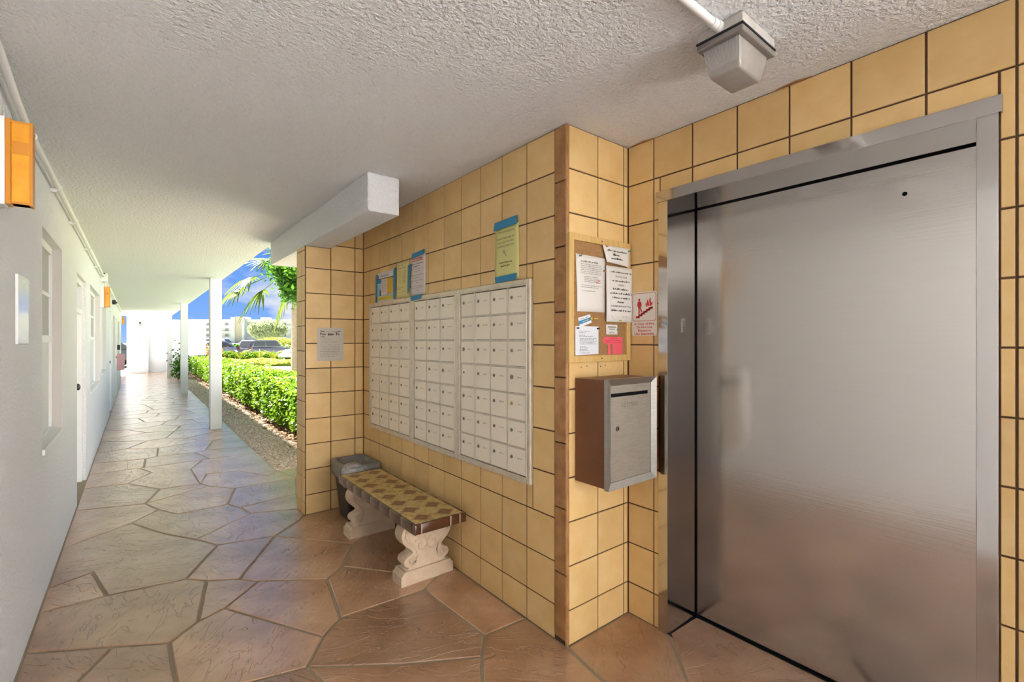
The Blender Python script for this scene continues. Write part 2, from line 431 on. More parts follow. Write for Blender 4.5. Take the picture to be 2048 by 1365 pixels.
# ---- floor: slab (the recessed joints) with a stone for each stamped flag
mb = MB(); mb.box(XL-.12, 4.6, YLB, 5.61, -.16, 0); mb.box(XL-.12, EDGE, YBK, YLB, -.16, 0); mb.box(XL-.12, EDGE, 5.61, 27.2, -.16, 0)
floor = struct(mb.build('floor', 'grout_tan', origin=(0, 0, 0)), 'brown stamped flagstone walkway with pale joints', 'floor')
FV = dict(d1=(.619,4.744),d2=(.743,5.209),d3=(.496,5.603),d3x=(.547,5.449),d4=(.589,5.967),d5=(.175,5.627),d6=(.058,5.209),d7=(.266,4.725),d8=(.692,4.581),d9=(.735,4.378),d10=(1.163,4.668),d11=(1.10,4.232),d12=(.333,4.04),d13=(.153,4.317),d14=(.441,3.838),d15=(.789,3.757),d16=(1.013,3.963),d18c=(.858,5.901),d18b=(1.093,5.481),d20=(-.068,6.053),d19=(.13,6.39),d18a=(.471,6.292),r1=(1.295,5.216),m1=(-.034,4.721),a4=(.148,4.944),a5=(XL,4.43),w1022=(XL,5.36),w980=(XL,6.10),a9=(-.212,3.863),a10=(-.129,3.458),w1180=(XL,3.762),w1227=(XL,3.466),a12=(.23,3.406),a14=(.325,3.311),a15=(.243,2.856),a16=(.12,2.735),w1310=(XL,3.059),a18=(.567,3.11),a19=(.366,2.911),b3=(.481,3.209),b5=(.891,2.881),b8=(.701,2.334),b9=(.82,2.437),b10=(.58,2.158),b11=(1.013,2.984),b12=(1.188,3.261),b13=(1.226,2.718),b15=(1.284,2.412),b16=(1.313,1.856),k1=(1.459,2.536),b17=(1.215,1.737),x800=(.90,1.925),W2=(XM,1.838),e224=(-.087,2.863),z160=(-.186,2.677),z347=(.13,2.36),J=(.1325,2.276),z646=(.609,2.027),z965=(1.13,1.611),z1207=(1.525,1.296),z1375=(1.799,1.077),
 R1=(1.8,5.1),R2=(1.8,4.56),R3=(1.8,4.15),C0=(1.07,YR),C1=(XM,YR),W35=(XM,3.5),Wk=(XM,2.56),c3=(XM,YP),c4=(2.03,1.31),e1=(XE,YP),T0=(XL,6.7),T1=(.02,6.7),T2=(.62,6.7),T3=(EDGE,6.7),E1=(EDGE,5.61),E2=(1.8,5.61),zL=(XL,2.84),e2=(XD-.004,1.3055),e3=(XD-.004,.7))
def extend(k, a, depth):
    """carry a joint on towards the viewer until it is `depth` metres in front of the lens plane"""
    sn, cs = math.sin(YAW), math.cos(YAW); p, q = FV[a], FV[k]; dp, dq = p[0]*sn+p[1]*cs, q[0]*sn+q[1]*cs; t = (depth-dp)/(dq-dp)
    FV[k] = (p[0]+(q[0]-p[0])*t, p[1]+(q[1]-p[1])*t)
for k, a in (('z160', 'e224'), ('z347', 'a16'), ('z646', 'b10'), ('z965', 'b17'), ('z1207', 'c3'), ('z1375', 'c4')): extend(k, a, 1.80)
FV['zL'] = (XL, (1.80-XL*math.sin(YAW))/math.cos(YAW)); FV['e3'] = (XD-.004, (1.80-(XD-.004)*math.sin(YAW))/math.cos(YAW))
FP = ['m1 a4 d7 d1 d8 d9 d12 d13','a5 m1 a4 d6 w1022','w1022 d6 d5 d20 w980','d6 d5 d3 d3x','d6 d3x d2 d1 d7 a4','d4 d3 d3x d2 r1 E1 d18b d18c','r1 R1 E2 E1','d1 d2 r1 d10 d8','r1 R1 R2 d10','d8 d10 d11 d9','d10 R2 R3 d11','d9 d11 C0 d16 d15 d14 d12','d15 d16 C0 C1 W35 b12','d15 b12 b11 b5 a18 b3','d14 d15 b3 a14 a12','a5 m1 d13 d12 d14 a12 a10 a9 w1180','w1180 a9 a10 w1227','w1227 a10 a12 a14 a15 a16 w1310','a14 b3 a18 a19 a15','a18 b5 b9 b8 a19','a16 a15 a19 b8 b10 J','e224 a16 J z347 z160','b11 b12 W35 Wk k1 b13','b5 b11 b13 k1 b15 b9','k1 Wk W2 b16 b15','b9 b15 b16 b17 x800 b10 b8','b16 W2 c3 z1207 z965 b17','c3 e1 c4 z1375 z1207','w1310 e224 z160 zL','J b10 z646 z347','b10 x800 b17 z965 z646','c4 e2 e3 z1375','w980 d20 d19 T1 T0','d20 d5 d3 d18a T2 T1 d19','d3 d4 d18c d18b E1 T3 T2 d18a']
def inset(poly, d):
    if sum(p[0]*q[1]-q[0]*p[1] for p, q in zip(poly, poly[1:]+poly[:1])) < 0: poly = poly[::-1]
    out = []; n = len(poly)
    for i in range(n):
        p0, p1, p2 = Vector(poly[i-1]), Vector(poly[i]), Vector(poly[(i+1) % n])
        e1 = (p1-p0); e2 = (p2-p1)
        if e1.length < 1e-6 or e2.length < 1e-6: continue
        e1.normalize(); e2.normalize(); n1 = Vector((-e1.y, e1.x)); n2 = Vector((-e2.y, e2.x))
        b = n1+n2; k = max(.35, 1+n1.dot(n2)); out.append(p1+b*(d/k))
    return out
def stone(poly, gap=.005, hgt=.004):
    p = inset([tuple(q) for q in poly], gap)
    if len(p) < 3: return
    q = inset([tuple(x) for x in p], .006); k = len(p)
    if len(q) != k: return
    cx = sum(x.x for x in p)/k; cy = sum(x.y for x in p)/k
    me = bpy.data.meshes.new('flagstone')
    v = [(x.x-cx, x.y-cy, -.002) for x in p]+[(x.x-cx, x.y-cy, hgt) for x in q]
    f = [tuple(range(k, 2*k))]+[(i, (i+1) % k, k+(i+1) % k, k+i) for i in range(k)]
    me.from_pydata(v, [], f); me.materials.append(M['flagstone'])
    return piece('flagstone', me, floor, (cx, cy, 0))
for s in FP: stone([FV[k] for k in s.split()])
def clip(poly, a, b, c):
    """keep a*x+b*y<=c"""
    out = []; n = len(poly)
    for i in range(n):
        p, q = poly[i], poly[(i+1) % n]; dp = a*p[0]+b*p[1]-c; dq = a*q[0]+b*q[1]-c
        if dp <= 0: out.append(p)
        if (dp < 0 < dq) or (dq < 0 < dp):
            t = dp/(dp-dq); out.append((p[0]+t*(q[0]-p[0]), p[1]+t*(q[1]-p[1])))
    return out
def voronoi(seeds, bound, extra=()):
    for i, s in enumerate(seeds):
        poly = list(bound)
        for j, t in enumerate(seeds):
            if i == j or abs(s[1]-t[1]) > 2.5 or abs(s[0]-t[0]) > 2.5: continue
            mx, my = (s[0]+t[0])/2, (s[1]+t[1])/2; a, b = t[0]-s[0], t[1]-s[1]
            poly = clip(poly, a, b, a*mx+b*my)
            if len(poly) < 3: break
        for e in extra:
            if len(poly) >= 3: poly = clip(poly, *e)
        if len(poly) >= 3: yield poly
seeds = []; y = 7.0; k = 0
while y < 27.2:
    for j in range(3): seeds.append((XL+.2+.55*j+.25*(k % 2)+random.uniform(-.12, .12), y+random.uniform(-.2, .2)))
    y += .62; k += 1
for p in voronoi(seeds, [(XL, 6.7), (EDGE, 6.7), (EDGE, 27.2), (XL, 27.2)]): stone(p)
seeds = [(x*.72-.2+random.uniform(-.2, .2)+.3*(yy % 2), yy*.6-1.8+random.uniform(-.15, .15)) for x in range(0, 7) for yy in range(0, 8)]+[(-.1+.55*j+random.uniform(-.12, .12), -2.2-.6*k+random.uniform(-.15, .15)) for j in range(3) for k in range(10)]
# floor behind and beside the viewpoint (below the line where the traced stones stop)
p0, p1 = FV['zL'], FV['e3']; nx, ny = p1[1]-p0[1], -(p1[0]-p0[0])
hp = (-nx, -ny, -(nx*p0[0]+ny*p0[1])+.0)
for p in voronoi(seeds, [(XL, YBK), (4.6, YBK), (4.6, 3.1), (XL, 3.1)], [hp]):
    q = clip(p, 1, 0, XD-.004 if max(a[1] for a in p) > YLB else EDGE)
    if len(q) >= 3: stone(q)
# ---- unseen court behind the viewpoint, added to bounce sunlight into the lobby
struct(MB().prism([(-22, -24), (30, -24), (30, YLB), (EDGE, YLB), (EDGE, YBK), (-22, YBK)], 2, -.3, -.02).build('bounce_court', 'concrete'), 'unseen pale concrete court added to bounce sunlight into the lobby', 'ground')
struct(box(-10, 30, -9.3, -9, -.02, 4.2).build('bounce_wall', 'wall_white'), 'unseen white wall added across the court to bounce sunlight', 'wall')
# ---- left wall with openings
WIN = [(3.605, 4.49, .80, 2.055), (7.0, 8.74, .835, 2.06), (9.2, 10.5, .92, 1.99), (13.4, 14.7, .85, 2.0), (17.0, 18.2, .85, 2.0)]
DOR = [(5.525, 6.49, 0, 2.025), (11.8, 12.6, 0, 2.015), (15.2, 15.95, 0, 2.015), (18.7, 19.5, 0, 2.015)]
ops = sorted([(a, b, c, d) for a, b, c, d in WIN+DOR])
mb = MB(); y = YLW; XB = XL-.13
for a, b, c, d in ops:
    mb.box(XB, XL, y, a, 0, CZ)
    mb.box(XB, XL, a, b, d, CZ)
    if c > 0: mb.box(XB, XL, a, b, 0, c)
    y = b
mb.box(XB, XL, y, 20.3, 0, CZ)
struct(mb.build('wall_left', 'wall_white'), 'long white stucco wall with windows and doors along the walkway', 'wall')
struct(box(XL-3.0, XB-.35, YLW+.1, 20.3, 0, CZ).build('wall_inner', 'wall_white'), 'white inner room wall behind the walkway windows', 'wall')
struct(box(XL-3.0, XB, YLW, YLW+.1, 0, CZ).build('wall_left_start', 'wall_white'), 'white end wall where the row of flats begins', 'wall')
struct(box(XL-3.0, XB, 20.18, 20.3, 0, CZ).build('wall_left_end', 'wall_white'), 'white end wall closing the row of flats', 'wall')

def window(i, a, b, c, d, label):
    t = bpy.data.objects.new('window_%d' % i, None); COL.objects.link(t); t.location = (XL, (a+b)/2, c); ROOT[t] = Vector(t.location); struct(t, label, 'window')
    xf = XL-.06; w = .045
    mb = MB(); mb.box(XB, xf+.012, a, a+w, c, d); mb.box(XB, xf+.012, b-w, b, c, d); mb.box(XB, xf+.012, a+w, b-w, d-w, d); mb.box(XB, xf+.012, a+w, b-w, c, c+w)
    mb.build('frame', 'paint_white', t)
    box(XL-.08, XL+.012, a-.0, b+.0, c-.002, c+.03).build('sill', 'paint_white', t, bevel=.004)
    mid = c+(d-c)*.51
    box(xf-.01, xf+.014, a+w, b-w, mid-.022, mid+.022).build('meeting_rail', 'paint_white', t)
    box(xf-.02, xf+.008, a+w, b-w, mid+(d-mid)*.47-.012, mid+(d-mid)*.47+.012).build('muntin', 'paint_white', t)
    for yy in ((a+b)/2,) if b-a < 1 else ((a+b)/2-.2, (a+b)/2+.2):
        box(xf-.02, xf+.006, yy-.012, yy+.012, mid, d-w).build('muntin', 'paint_white', t)
    box(xf-.012, xf-.003, a+w, b-w, c+w, mid).build('pane', 'shade_pane', t)
    for y0, y1 in ((a, a+.003), (b-.003, b)): box(xf+.012, XL-.001, y0, y1, c+.03, d).build('reveal_shade_strip', 'reveal_shade', t)  # strips added to carry the painted shade of the jambs
    box(xf-.012, xf-.003, a+w, b-w, mid, d-w).build('pane', 'glass_pane', t)
    return t
wl = ['white sash window beside the glossy plate', 'wide white sash window past the louvred door', 'white sash window under the second amber lamp', 'white sash window beyond the second door', 'white sash window near the end of the walkway']
for i, (wd, l) in enumerate(zip(WIN, wl)): window(i+1, *wd, l)

def door(i, a, b, c, d, label, louvre):
    t = bpy.data.objects.new('door_%d' % i, None); COL.objects.link(t); t.location = (XL, (a+b)/2, 0); ROOT[t] = Vector(t.location); struct(t, label, 'door')
    w = .05; xf = XL-.06
    mb = MB(); mb.box(XB, xf+.03, a, a+w, 0, d); mb.box(XB, xf+.03, b-w, b, 0, d); mb.box(XB, xf+.03, a+w, b-w, d-w, d)
    zt = d-.33
    mb.box(XB, xf+.03, a+w, b-w, zt, zt+.045); mb.build('door_frame', 'paint_white', t)
    box(xf-.03, xf-.022, a+w, b-w, zt+.045, d-w).build('transom_pane', 'glass_pane', t)
    y0, y1 = a+w, b-w
    leaf = MB(); leaf.box(xf-.045, xf-.01, y0, y0+.11, .01, zt); leaf.box(xf-.045, xf-.01, y1-.11, y1, .01, zt); leaf.box(xf-.045, xf-.01, y0+.11, y1-.11, .01, .52); leaf.box(xf-.045, xf-.01, y0+.11, y1-.11, zt-.1, zt)
    lf = leaf.build('door_leaf', 'paint_white', t)
    n = 10 if louvre else 6; z = .54; h = (zt-.1-.54)/n
    for k in range(n):
        z0 = .53+h*k; mb = MB(); mb.prism([(xf-.05, z0+h*.9), (xf-.044, z0+h*1.02), (xf-.004, z0+.012), (xf-.010, z0)], 1, y0+.11, y1-.11); mb.build('louvre_slat', 'paint_white', lf)
    box(xf-.075, xf-.06, y0+.1, y1-.1, .45, zt-.05).build('backing', 'blind_white', lf)
    kb = MB(); kb.tube([(xf-.01, y0+.055, 1.02), (xf+.03, y0+.055, 1.02)], .012, 10); kb.tube([(xf+.025, y0+.055, 1.02), (xf+.04, y0+.055, 1.02), (xf+.065, y0+.055, 1.02), (xf+.075, y0+.055, 1.02)], [.018, .03, .03, .012], 14)
    kb.build('door_knob', 'knob', lf, smooth=True)
    MB().tube([(xf-.01, y0+.055, 1.17), (xf+.012, y0+.055, 1.17)], .024, 14).build('deadbolt', 'knob', lf)
    for z in (.35, .93, 1.5): box(xf-.012, xf+.004, y0-.001, y0+.02, z-.05, z+.05).build('latch_plate', 'knob' if z == .93 else 'steel_dark', lf)
    return t
dl = ['white louvred door with transom and dark knob', 'white door past the second amber lamp', 'white door beyond the third window', 'white door by the end of the walkway']
for i, (dd, l) in enumerate(zip(DOR, dl)): door(i+1, *dd, l, i == 0)

# unseen dark door, added on the left wall to darken the elevator jamb's reflection
t = bpy.data.objects.new('door_6', None); COL.objects.link(t); t.location = (XL, -.5, 0); ROOT[t] = Vector(t.location); struct(t, 'unseen dark brown door added behind the viewpoint to darken the jamb reflection', 'door')
box(XL, XL+.012, -1.05, .05, 0, 2.08).build('door_frame', 'door_brown', t); box(XL+.012, XL+.02, -.98, -.02, .01, 2.02).build('door_leaf', 'door_brown', t); MB().tube([(XL+.02, -.1, 1.0), (XL+.07, -.1, 1.0)], .025, 12).build('door_knob', 'knob', t)
# ---- far end of the walkway
struct(box(-.34, .42, 26.75, 26.95, -.08, 2.56).build('wall_end', 'wall_white'), 'shaded white end wall with a meter box beyond the walkway', 'wall')
struct(MB().box(.42, 2.62, 26.9, 27.15, -.08, 2.26).box(.42, 1.2, 26.9, 27.15, 2.26, 2.56).build('wall_garden', 'wall_white'), 'white garden wall behind the hedge end', 'wall')
struct(box(1.2, 2.66, 26.86, 27.19, 2.26, 2.42).build('trim_5', 'smooth_white'), 'bright white coping on the garden wall', 'coping')
mbx = thing('meter_box', 'small white meter box on the shaded end wall', 'box', (.03, 26.75, 1.25))
box(-.06, .12, 26.66, 26.75, 1.25, 1.62).build('case', 'paint_white', mbx, bevel=.01); box(.105, .118, 26.64, 26.665, 1.42, 1.48).build('latch', 'black_matte', mbx)
cw = thing('wall_lantern', 'small black lantern high on the shaded end wall', 'lamp', (.12, 26.75, 2.12))
box(.08, .16, 26.64, 26.75, 2.12, 2.28).build('housing', 'black_matte', cw, bevel=.01); box(.09, .15, 26.63, 26.66, 2.14, 2.2).build('lens', 'lens_grey', cw)

# ---- tiled walls
GAP = .0028; PR = .005
TILE_CACHE = {}
def tile_mesh(w, h, m):
    key = (round(w, 3), round(h, 3), m)
    if key in TILE_CACHE: return TILE_CACHE[key]
    me = bpy.data.meshes.new('tile'); a, b, e = w/2-GAP, h/2-GAP, .0022
    v = [(-a,-b,0),(a,-b,0),(a,b,0),(-a,b,0),(-a+.0008,-b+.0008,PR*.6),(a-.0008,-b+.0008,PR*.6),(a-.0008,b-.0008,PR*.6),(-a+.0008,b-.0008,PR*.6),(-a+e,-b+e,PR),(a-e,-b+e,PR),(a-e,b-e,PR),(-a+e,b-e,PR)]
    f = [(8,9,10,11)]
    for k in (0, 4): f += [(k+i, k+(i+1) % 4, k+4+(i+1) % 4, k+4+i) for i in range(4)]
    me.from_pydata(v, [], f); me.materials.append(M[m]); TILE_CACHE[key] = me; return me
def tiling(parent, rot, P, cols, rows, m, skip=None, rowsplit=None):
    """P(a,b)-> world point on the wall face; cols/rows: joint positions"""
    for a0, a1 in zip(cols, cols[1:]):
        for b0, b1 in zip(rows, rows[1:]):
            for (c0, c1, e0, e1) in (skip(a0, a1, b0, b1) if skip else [(a0, a1, b0, b1)]):
                if c1-c0 < .012 or e1-e0 < .012: continue
                o = piece('tile', tile_mesh(c1-c0, e1-e0, m), parent, P((c0+c1)/2, (e0+e1)/2), rot)
def cut(r, hole):
    """rectangle minus rectangle"""
    a0, a1, b0, b1 = r; h0, h1, g0, g1 = hole
    if a1 <= h0 or a0 >= h1 or b1 <= g0 or b0 >= g1: return [r]
    out = []
    if a0 < h0: out.append((a0, h0, b0, b1))
    if a1 > h1: out.append((h1, a1, b0, b1))
    m0, m1 = max(a0, h0), min(a1, h1)
    if b0 < g0: out.append((m0, m1, b0, g0))
    if b1 > g1: out.append((m0, m1, g1, b1))
    return out
RZ = [0]+ROWS+[CZ]
ROT_MX = (PI/2, 0, -PI/2)     # tile normal -> -x, tile u -> -y ... 
ROT_MY = (PI/2, 0, 0)         # tile normal -> -y, tile u -> +x
ROT_PX = (PI/2, 0, PI/2)
# mailbox wall (faces -x); solid block behind
MBX = (1.79, 3.885, .697, 1.743)
wall_mail = struct(box(XM+PR-.001, XM+.3, YP+PR, YR+.25, 0, CZ).build('wall_right', 'grout_brown'), 'yellow-tan tiled wall with brown joints that holds the mailboxes', 'wall')
cols = [1.629+.2078*k for k in range(12)]+[YR]
tiling(wall_mail, ROT_MX, lambda a, b: (XM+PR, a, b), cols, RZ, 'tile', lambda a0, a1, b0, b1: cut((a0, a1, b0, b1), MBX))
# brown corner trim, one long tile over another
zt = [0, .022]+[.022+.308*k for k in range(1, 8)]+[CZ]
for z0, z1 in zip(zt, zt[1:]):
    if z1-z0 < .03: continue
    me = tile_mesh(.082, z1-z0, 'tile_trim'); piece('corner_tile', me, wall_mail, (XM+PR-.004, 1.587, (z0+z1)/2), ROT_MX)
MB().prism([(XM-.001, YP-.002), (XM+.012, YP-.002), (XM+.012, YP+.012), (XM-.001, YP+.012)], 2, 0, CZ).build('corner_bead', 'tile_trim', wall_mail, bevel=.003)
# pinboard wall (faces -y)
wall_pin = struct(box(XM+.01, XE+.3, YP+PR-.001, YP+.15, 0, CZ).build('wall_recess', 'grout_brown'), 'narrow tan tiled wall beside the elevator with the pinboard', 'wall')
tiling(wall_pin, ROT_MY, lambda a, b: (a, YP+PR, b), [1.576, 1.78, 1.981, XE], RZ, 'tile')
# elevator wall (faces -x) with the door opening
EO = (.189, 1.357, 0, 2.16)
mb = MB(); mb.box(XE+PR-.001, XE+.25, 1.33, YP, 0, CZ); mb.box(XE+PR-.001, XE+.25, YLB, .21, 0, CZ); mb.box(XE+PR-.001, XE+.25, .21, 1.33, 2.12, CZ); mb.box(XE+.25, XE+.45, YLB, YP, 0, CZ)
wall_elev = struct(mb.build('wall_elevator', 'grout_brown'), 'tan tiled wall around the steel elevator door', 'wall')
cols = [YLB, -.672, -.466, -.26, -.053, .153, .356, .562, .768, .975, 1.183, 1.393, YP]
tiling(wall_elev, ROT_MX, lambda a, b: (XE+PR, a, b), cols, RZ, 'tile', lambda a0, a1, b0, b1: cut((a0, a1, b0, b1), EO))
# return wall (faces -y) with its left edge
wall_ret = struct(box(1.07+PR, XM+.3, YR+PR-.001, YR+.235, 0, 2.208).build('wall_return', 'grout_brown'), 'short tan tiled return wall carrying the beam', 'wall')
tiling(wall_ret, ROT_MY, lambda a, b: (a, YR+PR, b), [1.079, 1.283], [0]+ROWS[:10]+[2.208], 'tile')
box(1.283, XM+.02, YR+PR-.001, YR+.235, 2.208, CZ).build('upper_block', 'grout_brown', wall_ret)
tiling(wall_ret, ROT_MY, lambda a, b: (a, YR+PR, b), [1.283, 1.488, XM], RZ, 'tile')
tiling(wall_ret, ROT_MX, lambda a, b: (1.07+PR, a, b), [YR+.003, YR+.09, YR+.235], [0]+[.10+.2072*k for k in range(0, 11)]+[2.208], 'tile')
# plaster patches where the ceiling meets the elevator wall
for (y0, y1) in ((1.40, 1.51), (.70, .80)):
    MB().prism([(XE-.004, y0), (XE+.006, y0-.03), (XE+.006, y1+.04), (XE-.006, y1), (XE-.016, (y0+y1)/2-.01)], 2, CZ-.004, CZ+.001).build('trim_%d' % (6 if y0 > 1 else 7), 'tile_trim')
for n, l in (('trim_6', 'brown plaster patch where ceiling meets the elevator wall corner'), ('trim_7', 'brown plaster patch above the elevator door')):
    struct(bpy.data.objects[n], l, 'patch')

# ================================================================== ELEVATOR
el = bpy.data.objects.new('door_5', None); COL.objects.link(el); el.location = (XE, .77, 0); ROOT[el] = Vector(el.location); struct(el, 'brushed steel elevator door in a steel frame', 'elevator door')
J0, J1 = .237, 1.306
mb = MB()
mb.prism([(XE-.012, 1.357), (XE-.012, J1), (XD+.02, J1), (XD+.02, J1+.012), (XE+.02, 1.34), (XE+.02, 1.357)], 2, 0, 2.113); mb.build('jamb', 'steel_frame', el, bevel=.0015)
mb = MB(); mb.prism([(XE-.012, .189), (XE-.012, J0), (XD+.02, J0), (XD+.02, J0-.012), (XE+.02, .206), (XE+.02, .189)], 2, 0, 2.113); mb.build('jamb', 'steel_frame', el, bevel=.0015)
mb = MB(); mb.prism([(XE-.02, 2.158), (XE-.02, 2.106), (XE-.012, 2.106), (XD+.02, 2.106), (XD+.02, 2.118), (XE+.02, 2.13), (XE+.02, 2.158)], 1, .180, 1.366); mb.build('header', 'steel_frame', el, bevel=.0015)
dp = box(XD, XD+.03, J0-.03, J1+.03, .012, 2.13).build('door_panel', 'steel', el)
MB().tube([(XD-.001, .46, 1.981), (XD+.005, .46, 1.981)], .008, 16).build('key_hole', 'black', dp)
m = MB(); m.box(XD-.0015, XD, J1-.007, J1, .005, 2.106); m.box(XD-.0015, XD, J0, J0+.004, .005, 2.106); m.box(XD-.0015, XD, J0, J1, 2.099, 2.106); m.box(XD-.003, XD, J0, J1, .005, .016); m.build('door_gap', 'black', el)
box(XE-.005, XD+.05, J0-.02, J1+.02, -.02, .001).build('sill_groove', 'black_matte', el)
bp = box(2.128, 2.158, J1-.004, J1, 1.468, 1.538).build('floor_plate', 'steel_dark', el, bevel=.001)
for k in range(4): box(2.134, 2.152, J1-.0055, J1-.004, 1.48+k*.013, 1.486+k*.013).build('braille_bar', 'lock_metal', bp)

# ================================================================== MAILBOXES
Ym = lambda s: s
def bank(y_hi, y_lo, ncol, label, knobs, blanks, seed, brassat=()):
    """y decreases to the right in view; columns counted from the far side"""
    z0, z1 = MBX[2], MBX[3]; t = thing('mailbox_bank', label, 'mailboxes', (XM, (y_hi+y_lo)/2, z0), 'mailbox banks set in the tiled wall')
    f = .026; xo = XM-.018
    mb = MB(); mb.box(xo, XM+.01, y_lo, y_lo+f, z0, z1); mb.box(xo, XM+.01, y_hi-f, y_hi, z0, z1); mb.box(xo, XM+.01, y_lo+f, y_hi-f, z1-f, z1); mb.box(xo, XM+.01, y_lo+f, y_hi-f, z0, z0+f)
    mb.build('frame', 'mail_frame', t, bevel=.003)
    g = .007
    mb = MB(); i0, i1, k0, k1 = y_lo+f, y_hi-f, z0+f, z1-f
    mb.box(xo-.002, XM+.01, i0, i0+g, k0, k1); mb.box(xo-.002, XM+.01, i1-g, i1, k0, k1); mb.box(xo-.002, XM+.01, i0+g, i1-g, k1-g, k1); mb.box(xo-.002, XM+.01, i0+g, i1-g, k0, k0+g)
    mb.build('inner_frame', 'mail_frame', t, bevel=.0015)
    box(XM-.002, XM+.008, i0, i1, k0, k1).build('backing', 'lock_dark', t)
    i0 += g; i1 -= g; k0 += g; k1 -= g
    cw = (i1-i0)/ncol; rh = (k1-k0)/7; r = random.Random(seed)
    for j in range(1, ncol): yy = i0+cw*j; box(XM-.016, XM+.004, yy-.0045, yy+.0045, k0, k1).build('mullion', 'mail_frame', t, bevel=.001)
    for j in range(1, 7): zz = k0+rh*j; box(XM-.0165, XM+.004, i0, i1, zz-.0035, zz+.0035).build('rail', 'mail_frame', t, bevel=.001)
    for c in range(ncol):
        for q in range(7):
            ya, yb = i1-cw*(c+1)+.006, i1-cw*c-.006; za, zb = k1-rh*(q+1)+.005, k1-rh*q-.005
            dj = r.uniform(0, .0018)
            d = box(XM-.0125-dj, XM, ya, yb, za, zb).build('mailbox_door', 'mail_cream', t, bevel=.0012)
            ly, lz, lx = yb-cw*.20, za+rh*.58, XM-.0125-dj
            if (c, q) in blanks:
                MB().tube([(lx+.001, ly, lz), (lx-.0006, ly, lz)], .0065, 12).build('lock_hole', 'black', d); continue
            rr = .0095 if (c, q) not in knobs else .0125
            lk = MB().tube([(lx+.002, ly, lz), (lx-.003, ly, lz), (lx-.004, ly, lz)], [rr, rr, rr*.8], 14).build('lock', 'brass' if (c, q) in brassat else 'lock_metal', d, smooth=True)
            an = r.uniform(0, PI); ca, sa = math.cos(an), math.sin(an); P = frame_pts((lx-.0043, ly, lz), (0, -ca, sa), (0, -sa, -ca))
            MB().quad(P(-.0012, -.0055), P(.0012, -.0055), P(.0012, .0055), P(-.0012, .0055)).build('keyway', 'lock_dark', d, rec=False)
            P = frame_pts((lx-.0004, ly-cw*.30, lz-.003), (0, -1, 0), (0, 0, 1))
            lines_print(P, [(0, cw*.27, 0, .009)], 'num_print', d, .0, seed*100+c*7+q)
    return t
yA, yB, yC = 3.885, 3.118, 2.527
bank(3.885, 3.094, 4, 'four-column bank of cream mailboxes beside the return wall', [(0, 6)], [(0, 3)], 1)
bank(3.094, 2.478, 3, 'narrow three-column bank of cream mailboxes between two wider banks', [(2, 3)], [(0, 3)], 2)
bank(2.478, 1.79, 4, 'four-column bank of cream mailboxes below the green taped notice', [(0, 2), (3, 3)], [(0, 3)], 3, [(3, 4)])

# ================================================================== NOTICES ON THE MAILBOX WALL
XN = XM-.0012
def wallP(y, z): return frame_pts((XN, y, z), (0, -1, 0), (0, 0, 1))
# four notices; plane coordinates: a to the right in view, b up
def tape(P, pts, parent, d=.0012): return sheet(lambda a, b, q=0: P(a, b, d+q), pts, 'tape_blue', parent, 'tape', .0003)
n4 = thing('notice', 'yellow-green notice to residents held by two strips of blue tape', 'notice', (XN, 2.0, 1.76), 'notices taped above the mailboxes')
P = wallP(2.107, 1.749)
sheet(P, rect(.004, .211, .012, .300), 'paper_green', n4, curl=.010)
P2 = lambda a, b, d=0: P(a, b, d+.0085)
tape(P2, [(-.002, .286), (.204, .292), (.208, .336), (.01, .330)], n4); tape(P2, [(.018, -.004), (.198, .000), (.205, .034), (.012, .030)], n4)
for s, b, w_ in (('ATTENTION RESIDENTS', .262, .155), ('PLEASE MAKE SURE TO', .228, .155), ('GIVE A KEY TO YOUR', .207, .145), ('BUILDING DIRECTOR', .186, .145)):
    put_text(P2, s, .108, b, .014, 'ink', n4, .0015, maxw=w_)
lines_print(P2, [(.05, .170, .098, .011), (.066, .152, .079, .011)], 'ink', n4, .0015, 5)
kp = MB()
for k in range(14):
    a0, a1 = 2*PI*k/14, 2*PI*(k+1)/14; c = (.094, .160)
    kp.quad(*[P2(c[0]+rr*math.cos(a), c[1]+rr*math.sin(a), .0015) for a, rr in ((a0, .006), (a0, .0095), (a1, .0095), (a1, .006))])
kp.quad(P2(.098, .153, .0015), P2(.101, .155, .0015), P2(.118, .136, .0015), P2(.114, .134, .0015)); kp.quad(P2(.107, .141, .0015), P2(.109, .143, .0015), P2(.113, .147, .0015), P2(.110, .146, .0015))
kp.build('key_drawing', 'ink_grey', n4, rec=False)

n3 = thing('notice', 'white notice with a red heading box and blue tape at both ends', 'notice', (XN, 3.02, 1.73), 'notices taped above the mailboxes')
P = wallP(3.128, 1.735)
sheet(P, [(0, .01), (.212, .02), (.218, .302), (.004, .288)], 'paper_pink_white', n3, curl=.009)
P2 = lambda a, b, d=0: P(a, b, d+.0085)
tape(P2, [(.018, .284), (.212, .296), (.216, .328), (.03, .318)], n3); tape(P2, [(.034, -.022), (.188, -.014), (.204, .016), (.03, .012)], n3, .012)
sheet(lambda a, b, d=0: P2(a, b, d+.0008), rect(.04, .186, .258, .280), 'print_red', n3, 'heading_box', .0002)
lines_print(P2, [(.05, .178, .262, .013)], 'paper_white', n3, .0016, 8)
lines_print(P2, [(.02, .205, .236, .010), (.055, .150, .218, .010)], 'ink', n3, .0012, 9)
lines_print(P2, [(.02, .20, .200, .006), (.06, .17, .184, .006), (.02, .205, .156, .007), (.04, .17, .138, .007), (.02, .2, .118, .006), (.09, .13, .104, .006), (.04, .19, .078, .005), (.03, .2, .066, .005), (.085, .14, .048, .006)], 'ink_grey', n3, .0012, 10)

